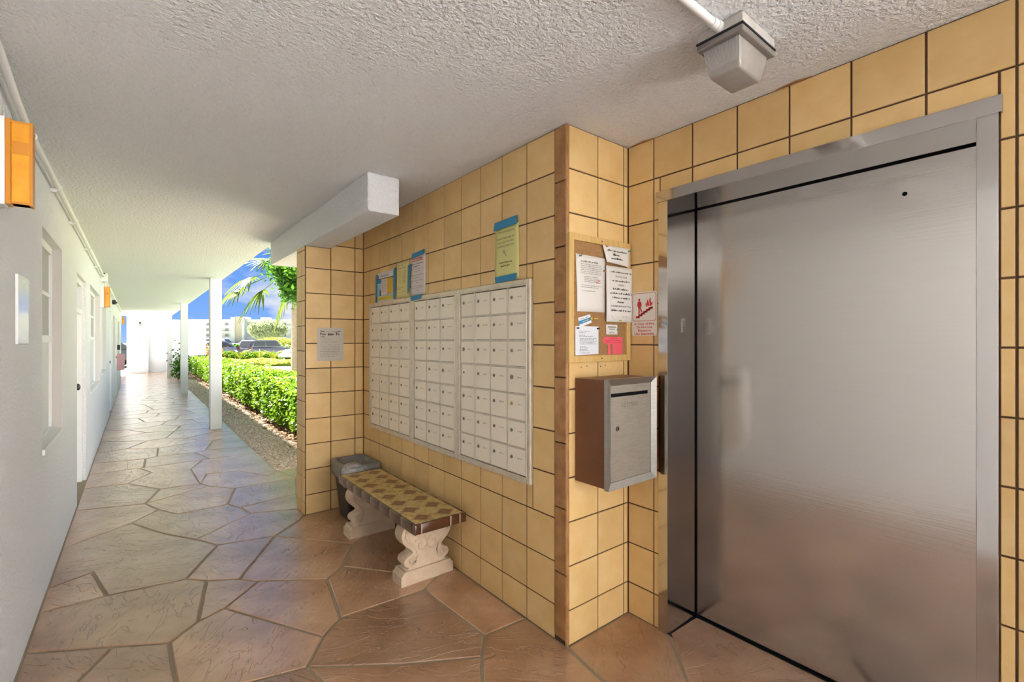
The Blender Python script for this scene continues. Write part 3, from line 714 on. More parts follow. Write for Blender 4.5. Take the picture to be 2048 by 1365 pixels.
n2 = thing('notice', 'yellow sheet of printed lists with blue tape down both sides', 'notice', (XN, 3.27, 1.75), 'notices taped above the mailboxes')
P = wallP(3.381, 1.752)
sheet(P, rect(.0, .228, 0, .272), 'paper_yellow', n2, curl=.008)
P2 = lambda a, b, d=0: P(a, b, d+.0075)
tape(P2, [(-.03, .006), (.004, .012), (.008, .240), (-.026, .236)], n2); tape(P2, [(.205, .02), (.236, .03), (.262, .232), (.214, .228)], n2)
lines_print(P2, [(.06, .15, .238, .011), (.04, .18, .218, .009)], 'ink_grey', n2, .0012, 11)
lines_print(P2, [(.06, .10, .195-.014*k, .006) for k in range(7)]+[(.125, .185, .195-.014*k, .006) for k in range(7)]+[(.04, .08, .085, .006), (.04, .15, .073, .006), (.04, .10, .062, .006), (.05, .19, .04, .005)], 'ink_grey', n2, .0012, 12)

n1 = thing('notice', 'small colourful flyer with an orange and sky-blue picture', 'notice', (XN, 3.58, 1.74), 'notices taped above the mailboxes')
P = wallP(3.757, 1.741)
sheet(P, [(0, 0), (.345, .0), (.345, .246), (0, .246)], 'paper_white', n1, curl=.005)
P2 = lambda a, b, d=0: P(a, b, d+.0055)
tape(P2, [(-.012, .0), (.022, .006), (.026, .236), (-.008, .23)], n1); tape(P2, [(.338, .012), (.372, .01), (.368, .232), (.334, .236)], n1)
Q = lambda d0: (lambda a, b, d=0: P2(a, b, d+d0))
sheet(Q(.0008), rect(.03, .33, .05, .185), 'print_sky', n1, 'picture', .0001); sheet(Q(.001), rect(.11, .22, .055, .185), 'paper_pink_white', n1, 'picture_panel', .0001)
sheet(Q(.001), rect(.22, .33, .06, .185), 'print_orange', n1, 'picture_panel', .0001); sheet(Q(.001), rect(.03, .33, .016, .045), 'print_yellow', n1, 'picture_panel', .0001)
sheet(Q(.0012), rect(.075, .095, .052, .10), 'ink', n1, 'picture_figure', .0001); sheet(Q(.0012), rect(.03, .11, .155, .185), 'print_blue', n1, 'picture_panel', .0001)
sheet(Q(.0009), rect(.025, .335, .186, .192), 'ink', n1, 'picture_rule', .0001); sheet(Q(.0009), rect(.04, .055, .196, .222), 'print_blue', n1, 'logo', .0001)
lines_print(P2, [(.09, .25, .205, .014)], 'ink_grey', n1, .0012, 14); lines_print(P2, [(.12, .21, .165-.016*k, .006) for k in range(6)], 'ink_red', n1, .0016, 15); lines_print(P2, [(.05, .2, .026, .01)], 'ink_grey', n1, .0014, 16)

n5 = thing('notice', 'grey-white letter with a dark banner heading on the return wall', 'notice', (1.28, YR-.001, 1.26))
P = frame_pts((1.17, YR-.001, 1.259), (1, 0, 0), (0, 0, 1))
sheet(P, rect(0, .218, 0, .279), 'paper_grey', n5)
P2 = lambda a, b, d=0: P(a, b, d+.0006)
lines_print(P2, [(.026, .190, .214, .026)], 'ink', n5, .0006, 21); lines_print(P2, [(.05, .165, .240, .012)], 'ink_grey', n5, .0006, 22)
b_ = MB(); b_.quad(P2(.026, .250, .0006), P2(.058, .238, .0006), P2(.058, .244, .0006), P2(.026, .256, .0006)); b_.quad(P2(.158, .238, .0006), P2(.192, .250, .0006), P2(.192, .256, .0006), P2(.158, .244, .0006)); b_.build('banner_wings', 'ink', n5, rec=False)
lines_print(P2, [(.026, .078, .198, .009)], 'ink', n5, .0006, 23)
lines_print(P2, [(.026, .12, .180, .008), (.035, .175, .163, .006), (.024, .16, .149, .006), (.024, .185, .132, .006), (.024, .19, .118, .006), (.024, .185, .104, .006), (.024, .19, .091, .006), (.024, .19, .077, .006), (.024, .17, .063, .006), (.024, .175, .049, .006), (.024, .14, .033, .006)], 'ink_grey', n5, .0006, 24)

# ================================================================== PINBOARD
X0, X1, Z0, Z1 = 1.556, 2.008, 1.325, 1.930; YB = YP-.024
cbd = thing('pinboard', 'cork pinboard in a pale wood frame with pinned papers', 'pinboard', ((X0+X1)/2, YP, Z0))
box(X0+.01, X1-.01, YP-.014, YP, Z0+.01, Z1-.01).build('cork', 'cork', cbd)
f = .032
for (a, b, c, d) in ((X0, X0+f, Z0, Z1), (X1-f, X1, Z0, Z1), (X0+f, X1-f, Z0, Z0+f), (X0+f, X1-f, Z1-f, Z1)): box(a, b, YB, YP, c, d).build('frame_rail', 'pine', cbd, bevel=.002)
for z in (Z0+.016, Z1-.016): MB().tube([((X0+X1)/2, YB-.001, z), ((X0+X1)/2, YB+.002, z)], .0035, 10).build('screw', 'black_matte', cbd)
YK = YP-.0152
def boardP(x, z, lift=0): return frame_pts((x, YK-lift, z), (1, 0, 0), (0, 0, 1))
def pin(P, a, b, m, parent, d=.001):
    mb = MB(); o = P(a, b, d); 
    mb.tube([P(a, b, d), P(a, b, d+.003), P(a, b, d+.008), P(a, b, d+.010)], [.0045, .0028, .0028, .005], 10); return mb.build('push_pin', m, parent, smooth=True)
g = 'papers on the pinboard'
p1 = thing('pinned_letter', 'large creased white letter with small print above the blue card', 'paper', (1.71, YK, 1.56), g); P = boardP(1.606, 1.565, .001)
sheet(P, [(.006, 0), (.205, .002), (.205, .268), (0, .272)], 'paper_white', p1, curl=.008); P2 = lambda a, b, d=0: P(a, b, d+.0075)
lines_print(P2, [(.028, .15, .236, .007)], 'ink', p1, .001, 31); lines_print(P2, [(.028, .175, .224-.0085*k, .0045) for k in range(6)]+[(.05, .15, .166-.008*k, .0045) for k in range(4)]+[(.03, .17, .124, .0045), (.03, .15, .115, .0045), (.03, .13, .098, .0045)], 'ink_grey', p1, .001, 32)
lines_print(P2, [(.135, .165, .150, .008), (.135, .165, .140, .008)], 'ink_red', p1, .001, 33)
pin(P2, .19, .205, 'pin_orange', p1); pin(P2, .018, .262, 'lock_metal', p1)
p2 = thing('pinned_strip', 'tilted white slip with three printed lines at the top of the pinboard', 'paper', (1.89, YK, 1.82), g); P = boardP(1.785, 1.810, .0105)
sheet(P, [(.03, .008), (.205, -.004), (.208, .092), (0, .088)], 'paper_white', p2, curl=.005); P2 = lambda a, b, d=0: P(a, b, d+.005)
lines_print(P2, [(.03, .18, .062, .010), (.075, .13, .043, .010), (.06, .16, .024, .010)], 'ink', p2, .001, 34); pin(P2, .022, .082, 'pin_orange', p2); pin(P2, .196, .078, 'pin_green', p2)
p3 = thing('pinned_poster', 'white club poster in spaced capitals reaching over the frame', 'paper', (1.91, YK, 1.52), g); P = boardP(1.812, 1.522, .0105)
sheet(P, rect(0, .208, 0, .278), 'paper_white', p3, curl=.006); P2 = lambda a, b, d=0: P(a, b, d+.006)
rows = [('p', .25, .16), ('SOCIAL CLUB', .228, .09), ('p', .206, .14), ('MONTH', .186, .045), ('p', .165, .13), ('p', .143, .17), ('p', .121, .14), ('p', .100, .06), ('FOR INFORMATION CALL', .079, .155), ('p', .057, .155)]
for s, b, w_ in rows:
    if s == 'p': lines_print(P2, [(.108-w_/2, .108+w_/2, b-.004, .010)], 'ink', p3, .001, int(b*1000))
    else: put_text(P2, s, .108, b-.004, .0115, 'ink', p3, .001, maxw=w_)
sc = MB()
for k in range(9):
    a = .118+k*.008; sc.quad(P2(a, .015, .001), P2(a+.0015, .014, .001), P2(a+.007*math.sin(k*2.1), .032, .001), P2(a+.007*math.sin(k*2.1)-.0015, .033, .001))
for a, b in ((.03, .032), (.036, .014)): sc.quad(P2(a, b, .001), P2(a+.0012, b, .001), P2(.039, .022, .001), P2(.037, .022, .001))
sc.build('scribble', 'ink_grey', p3, rec=False); pin(P2, .095, .008, 'pin_yellow', p3)
p4 = thing('pinned_card', 'tilted business card with a broad blue stripe', 'card', (1.655, YK, 1.49), g); P = boardP(1.622, 1.489)
A = Vector((0, .046)); B = Vector((.084, .066)); C = Vector((.094, .026)); D = Vector((.012, 0))
pl = lambda s, t: tuple((1-t)*((1-s)*D+s*C)+t*((1-s)*A+s*B))
sheet(P, [pl(0, 0), pl(1, 0), pl(1, 1), pl(0, 1)], 'paper_blue_white', p4, th=.0006); sheet(lambda a, b, d=0: P(a, b, d+.0008), [pl(0, .3), pl(1, .3), pl(1, .66), pl(0, .66)], 'print_blue', p4, 'stripe', .0001)
lines_print(lambda a, b, d=0: P(*pl(a, b), d), [(.15, .85, .74, .12)], 'ink_grey', p4, .0012, 41); lines_print(lambda a, b, d=0: P(*pl(a, b), d), [(.3, .8, .42, .12)], 'paper_white', p4, .0014, 42); pin(P, *pl(.93, .5), 'pin_yellow', p4)
p5 = thing('pinned_letter', 'small bluish white typed letter held by two black pins', 'paper', (1.69, YK, 1.35), g); P = boardP(1.603, 1.3585)
sheet(P, [(0, 0), (.163, .004), (.163, .138), (0, .138)], 'paper_blue_white', p5)
lines_print(P, [(.026, .10, .112, .0045), (.026, .07, .105, .0045), (.026, .065, .094, .0045), (.026, .12, .088, .0045)]+[(.03, .15-.02*(k % 2), .078-.0065*k, .0045) for k in range(5)]+[(.03, .075, .040, .0045), (.03, .085, .034, .0045), (.03, .08, .025, .0045), (.03, .095, .019, .0045), (.03, .105, .009, .0045)], 'ink_grey', p5, .001, 43)
pin(P, .012, .128, 'black_matte', p5); pin(P, .154, .128, 'black_matte', p5)
p6 = thing('pinned_card', 'small white handyman card above the hot pink flyer', 'card', (1.865, YK, 1.459), g); P = boardP(1.823, 1.459)
sheet(P, rect(0, .087, 0, .049), 'paper_white', p6, th=.0006); put_text(P, 'Handyman', .044, .034, .0125, 'ink', p6, .001, bold=True, maxw=.062); put_text(P, 'Service', .044, .023, .0125, 'ink', p6, .001, bold=True, maxw=.042)
lines_print(P, [(.036, .05, .013, .004), (.02, .068, .006, .0055)], 'ink', p6, .001, 44); pin(P, .086, .024, 'pin_green', p6)
p7 = thing('pinned_flyer', 'hot pink flyer with torn tear-off tabs', 'flyer', (1.88, YK, 1.358), g); P = boardP(1.8, 1.358)
sheet(P, [(.036, 0), (.055, 0), (.055, .052), (.064, .056), (.072, .048), (.075, 0), (.15, .002), (.152, .088), (.002, .089), (.0, .062), (.022, .054), (.036, .05)], 'paper_hot_pink', p7, th=.0006)
lines_print(P, [(.05, .11, .080, .005), (.01, .14, .068, .005), (.02, .06, .060, .005), (.075, .14, .058, .005)], 'ink_red', p7, .001, 45)
tb = MB()
for k in range(1, 5): tb.quad(P(.075+k*.015, .002, .001), P(.0755+k*.015, .002, .001), P(.0755+k*.015, .05, .001), P(.075+k*.015, .05, .001))
tb.build('tab_cuts', 'ink_red', p7, rec=False)
lp = pin(boardP(1.741, 1.534), 0, 0, 'pin_yellow', None) if False else None
pm = MB(); P = boardP(1.741, 1.534); pm.tube([P(0, 0, 0), P(0, 0, .003), P(.006, .001, .009), P(.009, .001, .011)], [.0045, .003, .003, .005], 10)
tag(pm.build('push_pin', 'pin_yellow', smooth=True), 'loose yellow push pin in the bare cork', 'push pin')

# ================================================================== FIRE SIGN
fs = thing('fire_sign', 'cream sign with red stairs figure warning not to use elevators in fire', 'sign', (XE, 1.446, 1.455))
P = frame_pts((XE-.0005, 1.522, 1.453), (0, -1, 0), (0, 0, 1)); W_, H_ = .152, .223
def rrect(a0, a1, b0, b1, r, n=5):
    out = []
    for cx, cy, s in ((a1-r, b0+r, -90), (a1-r, b1-r, 0), (a0+r, b1-r, 90), (a0+r, b0+r, 180)):
        for k in range(n+1): an = math.radians(s+90*k/n); out.append((cx+r*math.cos(an), cy+r*math.sin(an)))
    return out
sheet(P, rrect(0, W_, 0, H_, .012), 'sign_cream', fs, 'plate', .003); P2 = lambda a, b, d=0: P(a, b, d+.0032)
o_, i_ = rrect(.006, W_-.006, .074, H_-.006, .012), rrect(.0082, W_-.0082, .0762, H_-.0082, .0105)
mb = MB()
for k in range(len(o_)): j = (k+1) % len(o_); mb.quad(P2(*o_[k]), P2(*o_[j]), P2(*i_[j]), P2(*i_[k]))
mb.build('border', 'sign_red', fs, rec=False)
st = MB(); a, b = .026, .090
for k in range(6):
    st.quad(P2(a, b), P2(a+.024, b), P2(a+.024, b+.010), P2(a, b+.010)); 
    st.quad(P2(a+.012, b+.004), P2(a+.024, b+.004), P2(a+.024, b+.012), P2(a+.012, b+.012)); a += .0155; b += .0088
st.build('stairs_symbol', 'sign_red', fs, rec=False)
fg = MB()
fg.quad(*[P2(.047+.0062*math.cos(t), .184+.0062*math.sin(t)) for t in np.linspace(0, 2*PI, 14)[:-1]])
fg.quad(P2(.040, .140), P2(.056, .140), P2(.057, .172), P2(.051, .176), P2(.041, .175), P2(.038, .168))
fg.quad(P2(.033, .150), P2(.037, .148), P2(.041, .170), P2(.038, .174)); fg.quad(P2(.055, .172), P2(.059, .170), P2(.062, .150), P2(.058, .149))
fg.quad(P2(.042, .108), P2(.049, .108), P2(.050, .142), P2(.042, .142)); fg.quad(P2(.049, .142), P2(.056, .142), P2(.067, .124), P2(.060, .118))
fg.build('person_symbol', 'sign_red', fs, rec=False)
fl = MB()
for pts in ([(.098, .148), (.108, .150), (.104, .170), (.095, .184), (.092, .166)], [(.110, .148), (.122, .152), (.128, .170), (.118, .166), (.113, .196), (.106, .178)], [(.090, .146), (.096, .146), (.094, .160), (.087, .168), (.085, .156)]): fl.quad(*[P2(*q) for q in pts])
fl.build('flame_symbol', 'sign_red', fs, rec=False)
for s, b, w_ in (('In Case of Fire', .054, .118), ('Do Not Use', .037, .092), ('Elevators', .020, .076), ('Use Stairwells', .0035, .118)): put_text(P2, s, .077, b+.001, .0165, 'sign_red', fs, .0002, maxw=w_, bold=True)

# ================================================================== LETTER BOX
lb = thing('letter_box', 'brown letter box with a brushed aluminium front marked LETTERS', 'letter box', (1.79, YP, .765))
x0, x1, yf, z0, z1 = 1.617, 1.968, 1.365, .768, 1.252
box(x0, x1, yf, YP, z0, z1).build('body', 'box_brown', lb, bevel=.003)
fw = .026
def mitre(p, q): pass
mb = MB(); o_ = [(x0-.004, z0-.004), (x1+.004, z0-.004), (x1+.004, z1+.004), (x0-.004, z1+.004)]; i_ = [(x0+fw, z0+fw), (x1-fw, z0+fw), (x1-fw, z1-fw), (x0+fw, z1-fw)]
for k, nme in enumerate(('bottom', 'right', 'top', 'left')):
    j = (k+1) % 4; m = MB()
    A, B, C, D = o_[k], o_[j], i_[j], i_[k]; n0 = 0
    m.v = [(A[0], yf+.002, A[1]), (B[0], yf+.002, B[1]), (C[0], yf+.002, C[1]), (D[0], yf+.002, D[1]), (A[0], yf-.022, A[1]), (B[0], yf-.022, B[1]), (C[0], yf-.010, C[1]), (D[0], yf-.010, D[1])]
    m.f = [(3,2,1,0),(4,5,6,7),(0,1,5,4),(1,2,6,5),(2,3,7,6),(3,0,4,7)]
    m.build('front_frame', 'alu', lb)
dr = box(x0+fw, x1-fw, yf-.006, yf+.001, z0+fw, z1-fw).build('door', 'box_front', lb, bevel=.001)
box(x0+fw+.006, x1-fw-.022, yf-.0068, yf-.004, z1-.078, z1-.062).build('letter_slot', 'black', dr)
P = frame_pts((x0+fw, yf-.0062, z0+fw), (1, 0, 0), (0, 0, 1))
put_text(P, 'LETTERS', .140, .330, .026, 'letter_mark', dr, .0006, maxw=.118)
MB().tube([(x0+fw+.052, yf-.004, 1.03), (x0+fw+.052, yf-.010, 1.03)], .011, 16).build('lock', 'lock_metal', dr, smooth=True)
MB().tube([(x0+fw+.052, yf-.0095, 1.03), (x0+fw+.052, yf-.0105, 1.03)], .0045, 10).build('key_slot', 'black', dr)
# screw holes in the tiles above it
for x, z in ((1.66, 1.300), (1.70, 1.304), (1.80, 1.300), (1.835, 1.304)): MB().tube([(x, YP-.0003, z), (x, YP+.004, z)], .0035, 8).build('screw_hole', 'black_matte', wall_pin)

# ================================================================== CEILING LIGHT
LX0, LX1, LY0, LY1 = 1.447, 1.675, .682, .832
lt = thing('ceiling_light', 'square white ceiling fixture with a cloudy ribbed lens near the elevator', 'lamp', ((LX0+LX1)/2, (LY0+LY1)/2, CZ))
box(LX0, LX1, LY0, LY1, CZ-.036, CZ).build('base', 'fixture_base', lt, bevel=.004)
box(LX0-.002, LX1+.002, LY0-.002, LY1+.002, CZ-.040, CZ-.034).build('gasket', 'black_matte', lt)
box(LX0-.001, LX1+.001, LY0-.001, LY1+.001, CZ-.060, CZ-.040).build('lens_rim', 'lens_frame', lt, bevel=.004)
zt, zb = CZ-.058, CZ-.150; a = .014; e = .034
T = [(LX0+a, LY0+a), (LX1-a, LY0+a), (LX1-a, LY1-a), (LX0+a, LY1-a)]; Bq = [(LX0+e, LY0+e*.7), (LX1-e*1.3, LY0+e*.7), (LX1-e*1.3, LY1-e*.7), (LX0+e, LY1-e*.7)]
m = MB(); m.v = [(x, y, zt) for x, y in T]+[(x, y, zb) for x, y in Bq]; m.f = [(0,1,2,3),(7,6,5,4),(0,4,5,1),(1,5,6,2),(2,6,7,3),(3,7,4,0)]
ln = m.build('lens', 'lens_grey', lt, bevel=.010, seg=3, smooth=True)
m = MB(); n = 26
for k in range(n):
    s = (k+.5)/n; p = [Vector((T[0][0], T[0][1]+(T[3][1]-T[0][1])*s, zt-.004)), Vector((Bq[0][0], Bq[0][1]+(Bq[3][1]-Bq[0][1])*s, zb+.012))]
    m.tube([p[0]-Vector((.0005, 0, 0)), p[1]-Vector((.0005, 0, 0))], .0017, 6)
m.build('lens_ribs', 'lens_rib', ln)
MB().tube([(LX1-.03, LY0-.002, CZ-.05), (LX1-.03, LY0+.002, CZ-.05)], .003, 10).build('screw', 'steel_frame', lt)
cdt = thing('conduit', 'white conduit on the ceiling leading to the ceiling light', 'conduit', (1.0, .757, CZ))
MB().tube([(-.38, .757, CZ-.016), (LX0-.03, .757, CZ-.016)], .0125, 14).build('pipe', 'conduit_white', cdt, smooth=True)
MB().tube([(LX0-.045, .757, CZ-.016), (LX0-.02, .757, CZ-.016), (LX0-.02, .757, CZ-.016), (LX0+.001, .757, CZ-.016)], [.0155, .0155, .018, .018], 14).build('coupling', 'conduit_white', cdt, smooth=True)

# ================================================================== BENCH
bx0, bx1, by0, by1, bz = 1.178, 1.512, 2.322, 3.556, .421
bn = thing('bench', 'low stone bench with patterned tile seat and carved pedestals', 'bench', ((bx0+bx1)/2, (by0+by1)/2, 0))
et = .016; th = .055
box(bx0+et, bx1-et, by0+et, by1-et, bz-th, bz-.006).build('slab', 'bench_core', bn)
# top tiles, 2 across and 8 along
tw = (bx1-bx0-2*et)/2; tl = (by1-by0-2*et)/8
me = bpy.data.meshes.new('seat_tile'); hx, hy = tw/2-.0008, tl/2-.0008
mm = MB().box(-hx, hx, -hy, hy, -.006, .0); me.from_pydata(mm.v, [], mm.f); me.materials.append(M['bench_tile'])
for i in range(2):
    for j in range(8): piece('seat_tile', me, bn, (bx0+et+tw*(i+.5), by0+et+tl*(j+.5), bz))
# glazed edge tiles
def edge(a0, a1, b0, b1, name='edge_tile'): return box(a0, a1, b0, b1, bz-th, bz+.001).build(name, 'bench_glaze', bn, bevel=.0035, seg=3, smooth=True)
ny = 8
for s in (0, 1):
    xa, xb = (bx0, bx0+et+.003) if s == 0 else (bx1-et-.003, bx1)
    L = by1-by0-.04
    for k in range(ny): edge(xa, xb, by0+.02+L*k/ny+.0015, by0+.02+L*(k+1)/ny-.0015)
for s in (0, 1):
    ya, yb = (by0, by0+et+.003) if s == 0 else (by1-et-.003, by1)
    cs = [bx0, bx0+.045, bx0+.045+.185, bx0+.045+.185+.062, bx1]
    for c0, c1 in zip(cs, cs[1:]): edge(c0+.001, c1-.002, ya, yb)
gr = MB()
for s in (0, 1): gr.box(bx0+.0012 if s == 0 else bx1-et, bx0+et if s == 0 else bx1-.0012, by0+.0012, by1-.0012, bz-th+.002, bz-.0008)
for s in (0, 1): gr.box(bx0+.0012, bx1-.0012, by0+.0012 if s == 0 else by1-et, by0+et if s == 0 else by1-.0012, bz-th+.002, bz-.0008)
gr.build('edge_grout', 'bench_grout', bn)
def scroll(cx, cz, r0, r1, a0, turns, n=26):
    return [(cx+(r0+(r1-r0)*k/n)*math.cos(a0+turns*2*PI*k/n), cz+(r0+(r1-r0)*k/n)*math.sin(a0+turns*2*PI*k/n)) for k in range(n+1)]
def pedestal(y0, y1, label=None):
    t = .365; xc0, xc1 = 1.19, 1.535; wid = xc1-xc0
    # silhouette in x-z (front is low x): base, scroll foot, S-curve to the wide shoulder
    prof = [(.03, .082), (.045, .088), (.052, .098), (.030, .112), (.022, .130), (.028, .150), (.045, .162), (.070, .170), (.078, .182), (.066, .200), (.036, .225), (.014, .255), (.006, .285), (.012, .315), (.028, .338), (.045, .352), (.045, t)]
    rt = [(wid-a, z) for a, z in reversed(prof)]
    poly = [(xc0+a, z) for a, z in prof]+[(xc0+a, z) for a, z in rt]
    p = MB().prism(poly, 1, y0+.008, y1-.008).build('pedestal', 'bench_stone', bn, bevel=.004, smooth=True)
    q = MB(); q.prism([(xc0, 0), (xc1, 0), (xc1+.002, .06), (xc1-.012, .068), (xc1-.018, .084), (xc0+.018, .084), (xc0+.012, .068), (xc0-.002, .06)], 1, y0-.006, y1+.006)
    q.build('pedestal_foot', 'bench_stone', p, bevel=.004)
    # carved scrolls raised on both flat sides
    mirror = lambda pts: [(2*(xc0+wid/2)-x, z) for x, z in pts]
    S = [(xc0+.055, .345), (xc0+.035, .315), (xc0+.030, .285), (xc0+.045, .255), (xc0+.075, .225), (xc0+.100, .195), (xc0+.108, .160), (xc0+.095, .128), (xc0+.075, .110)]
    curves = [S, scroll(xc0+.075, .135, .028, .006, -1.2, 1.4), scroll(xc0+.135, .215, .05, .008, 2.6, -1.3), scroll(xc0+.12, .31, .05, .01, 3.2, 1.2)]
    curves += [mirror(c) for c in curves]+[[(xc0+wid/2, .345), (xc0+wid/2+.008, .30), (xc0+wid/2-.012, .26), (xc0+wid/2, .21)]]
    m = MB()
    for yy in (y0+.008, y1-.008):
        for c in curves: m.tube([(x, yy, z) for x, z in c], [.0025+.0035*math.sin(PI*min(1, (k+1)/(len(c)))) for k in range(len(c))], 6)
    m.build('carving', 'bench_stone', p, smooth='all')
    return p
pedestal(2.512, 2.622); pedestal(3.352, 3.472)

# ================================================================== TRASH BIN
tb = thing('trash_bin', 'black waste bin with a grey plastic liner behind the bench', 'trash bin', (1.40, 3.80, 0))
def ring(x0, x1, y0, y1, z, r, n=4):
    return [(x, y, z) for x, y in rrect(x0, x1, y0, y1, r, n)]
def loft(rings, close=True):
    m = MB(); k = len(rings[0])
    for r in rings: m.v += r
    for i in range(len(rings)-1):
        for j in range(k): q = (j+1) % k; m.f.append((i*k+j, i*k+q, (i+1)*k+q, (i+1)*k+j))
    return m
m = loft([ring(1.305, 1.505, 3.675, 3.925, .0, .03), ring(1.305, 1.505, 3.675, 3.925, .01, .03), ring(1.275, 1.532, 3.622, 3.985, .425, .035), ring(1.268, 1.536, 3.614, 3.992, .44, .035), ring(1.285, 1.52, 3.632, 3.975, .44, .03), ring(1.31, 1.5, 3.68, 3.92, .06, .03)])
k = len(m.v)//6; m.f.append(tuple(reversed(range(k)))); m.f.append(tuple(range(5*k, 6*k))); m.build('bin_body', 'bin_black', tb, smooth=True)
R = random.Random(3)
def crump(rg, s):
    return [(x+R.uniform(-s, s), y+R.uniform(-s, s), z+R.uniform(-s*1.5, s*1.5)) for x, y, z in rg]
m = loft([crump(ring(1.266, 1.539, 3.610, 3.995, .33, .035, 7), .004), crump(ring(1.262, 1.541, 3.606, 3.998, .40, .035, 7), .003), ring(1.262, 1.541, 3.606, 3.998, .447, .035, 7), ring(1.29, 1.515, 3.64, 3.97, .447, .03, 7), crump(ring(1.30, 1.505, 3.655, 3.95, .30, .03, 7), .006), crump(ring(1.33, 1.47, 3.70, 3.90, .12, .03, 7), .008)])
m.build('liner', 'bin_liner', tb, smooth='all')
m = loft([crump(ring(1.245, 1.40, 3.592, 3.66, .30, .02, 6), .006), crump(ring(1.238, 1.42, 3.588, 3.68, .36, .03, 6), .008), crump(ring(1.25, 1.40, 3.60, 3.72, .43, .03, 6), .006), crump(ring(1.27, 1.37, 3.62, 3.70, .462, .03, 6), .004)])
k = len(m.v)//4; m.f.append(tuple(range(3*k, 4*k))); m.build('bag_overhang', 'bag_clear', tb, smooth='all')

# ================================================================== LEFT WALL FITTINGS
def amber_lamp(y, z, h, label):
    t = thing('wall_light', label, 'lamp', (XL, y, z), 'amber wall lights along the walkway'); w = .058
    box(XL, XL+.038, y-.005, y+w+.005, z-.004, z+h+.004).build('back_box', 'paint_white', t, bevel=.003)
    box(XL+.038, XL+.052, y, y+w, z, z+h).build('lens_flange', 'amber_dark', t, bevel=.002)
    ln = box(XL+.052, XL+.104, y+.004, y+w-.004, z+.004, z+h-.004).build('lens', 'amber', t, bevel=.003)
    m = MB()
    for (a, b) in ((.0, .008), (h-.016, h-.008)): m.box(XL+.052, XL+.105, y+.003, y+w-.003, z+.004+a, z+.004+b)
    m.box(XL+.099, XL+.107, y+.002, y+w-.002, z+.002, z+h-.002); m.build('lens_edge', 'amber_dark', ln)
    box(XL+.056, XL+.096, y+.0025, y+.004, z+h*.60, z+h*.75).build('lens_band', 'amber_dark', ln)
    return t
amber_lamp(2.42, 1.914, .305, 'amber lensed wall light next to the window with the glossy plate')
amber_lamp(8.85, 1.905, .30, 'amber lensed wall light under the junction box')
amber_lamp(19.2, 1.95, .24, 'small amber wall light near the end of the walkway')
pt = thing('conduit', 'white conduit running along the top of the left wall', 'conduit', (XL+.03, 9, 2.345))
MB().tube([(XL+.035, 2.0, 2.425), (XL+.035, 2.35, 2.42), (XL+.035, 2.62, 2.372), (XL+.035, 2.9, 2.346), (XL+.035, 3.4, 2.345), (XL+.035, 8.88, 2.345)], .0145, 12).build('pipe', 'conduit_white', pt, smooth=True)
MB().tube([(XL+.035, 9.12, 2.345), (XL+.035, 20.0, 2.35)], .0145, 12).build('pipe', 'conduit_white', pt, smooth=True)
for y in (3.0, 3.9, 4.9, 6.2, 7.6, 10.8): MB().tube([(XL+.035, y-.014, 2.345), (XL+.035, y+.014, 2.345)], .019, 12).build('coupling', 'conduit_white', pt, smooth=True); box(XL+.002, XL+.03, y-.012, y+.012, 2.315, 2.335).build('strap', 'conduit_white', pt)
jb = thing('junction_box', 'small white junction box on the conduit above the second amber light', 'box', (XL, 9.0, 2.24)); box(XL, XL+.075, 8.9, 9.1, 2.28, 2.4).build('case', 'paint_white', jb, bevel=.004); box(XL+.02, XL+.05, 8.885, 8.9, 2.385, 2.4).build('clip', 'black_matte', jb); MB().tube([(XL+.05, 9.0, 2.28), (XL+.05, 9.0, 2.21)], .014, 10).build('nipple', 'conduit_white', jb)
gp = thing('wall_plate', 'glossy white blank plate on the left wall before the first window', 'plate', (XL, 2.99, 1.41)); box(XL, XL+.010, 2.868, 3.115, 1.412, 1.712).build('plate', 'gloss_plate', gp, bevel=.002); [MB().tube([(XL+.0095, 2.99, z), (XL+.012, 2.99, z)], .004, 8).build('screw', 'paint_white', gp) for z in (1.435, 1.69)]
pk = thing('hose_cabinet', 'dusty pink cabinet on the left wall past the second door', 'cabinet', (XL, 16.2, .65)); box(XL, XL+.145, 16.05, 16.45, .655, 1.09).build('case', 'pinkbox', pk, bevel=.006); box(XL+.145, XL+.152, 16.08, 16.42, .69, 1.055).build('cabinet_door', 'pinkbox', pk, bevel=.003); box(XL, XL+.06, 16.3, 16.4, 1.19, 1.32).build('alarm_box', 'black_matte', pk, bevel=.004)
sp = thing('security_camera', 'tiny dark camera under the ceiling of the left wall', 'camera', (XL, 13.0, 2.2)); box(XL, XL+.06, 12.95, 13.05, 2.20, 2.29).build('housing', 'black_matte', sp, bevel=.006); MB().tube([(XL+.06, 13.0, 2.24), (XL+.085, 13.0, 2.235)], .018, 10).build('lens', 'knob', sp)

# ================================================================== GARDEN
GZ = -.08
g_ = MB(); g_.box(-80, XL-.12, -60, 400, -.5, GZ-.02); 
struct(g_.build('ground_back', 'concrete'), 'pale ground behind the building', 'ground')
struct(box(XL-.12, 160, -60, 400, -.6, GZ-.03).build('ground', 'grass'), 'green lawn beyond the hedge', 'lawn')
struct(box(EDGE, 2.9, 5.61, 26.8, GZ-.06, GZ).build('ground_bed', 'soil'), 'planting bed between the walkway and the hedge', 'planting bed')
struct(box(3.0, 4.5, 4, 24.6, GZ-.06, GZ-.012).build('ground_path', 'concrete'), 'pale concrete footpath behind the hedge', 'path')
struct(MB().prism([(2.0, 46.5), (9.5, 40), (10, 30), (40, 12), (80, 80), (2, 110)], 2, GZ-.08, GZ-.014).build('ground_parking', 'asphalt'), 'pale asphalt of the parking lot', 'parking lot')

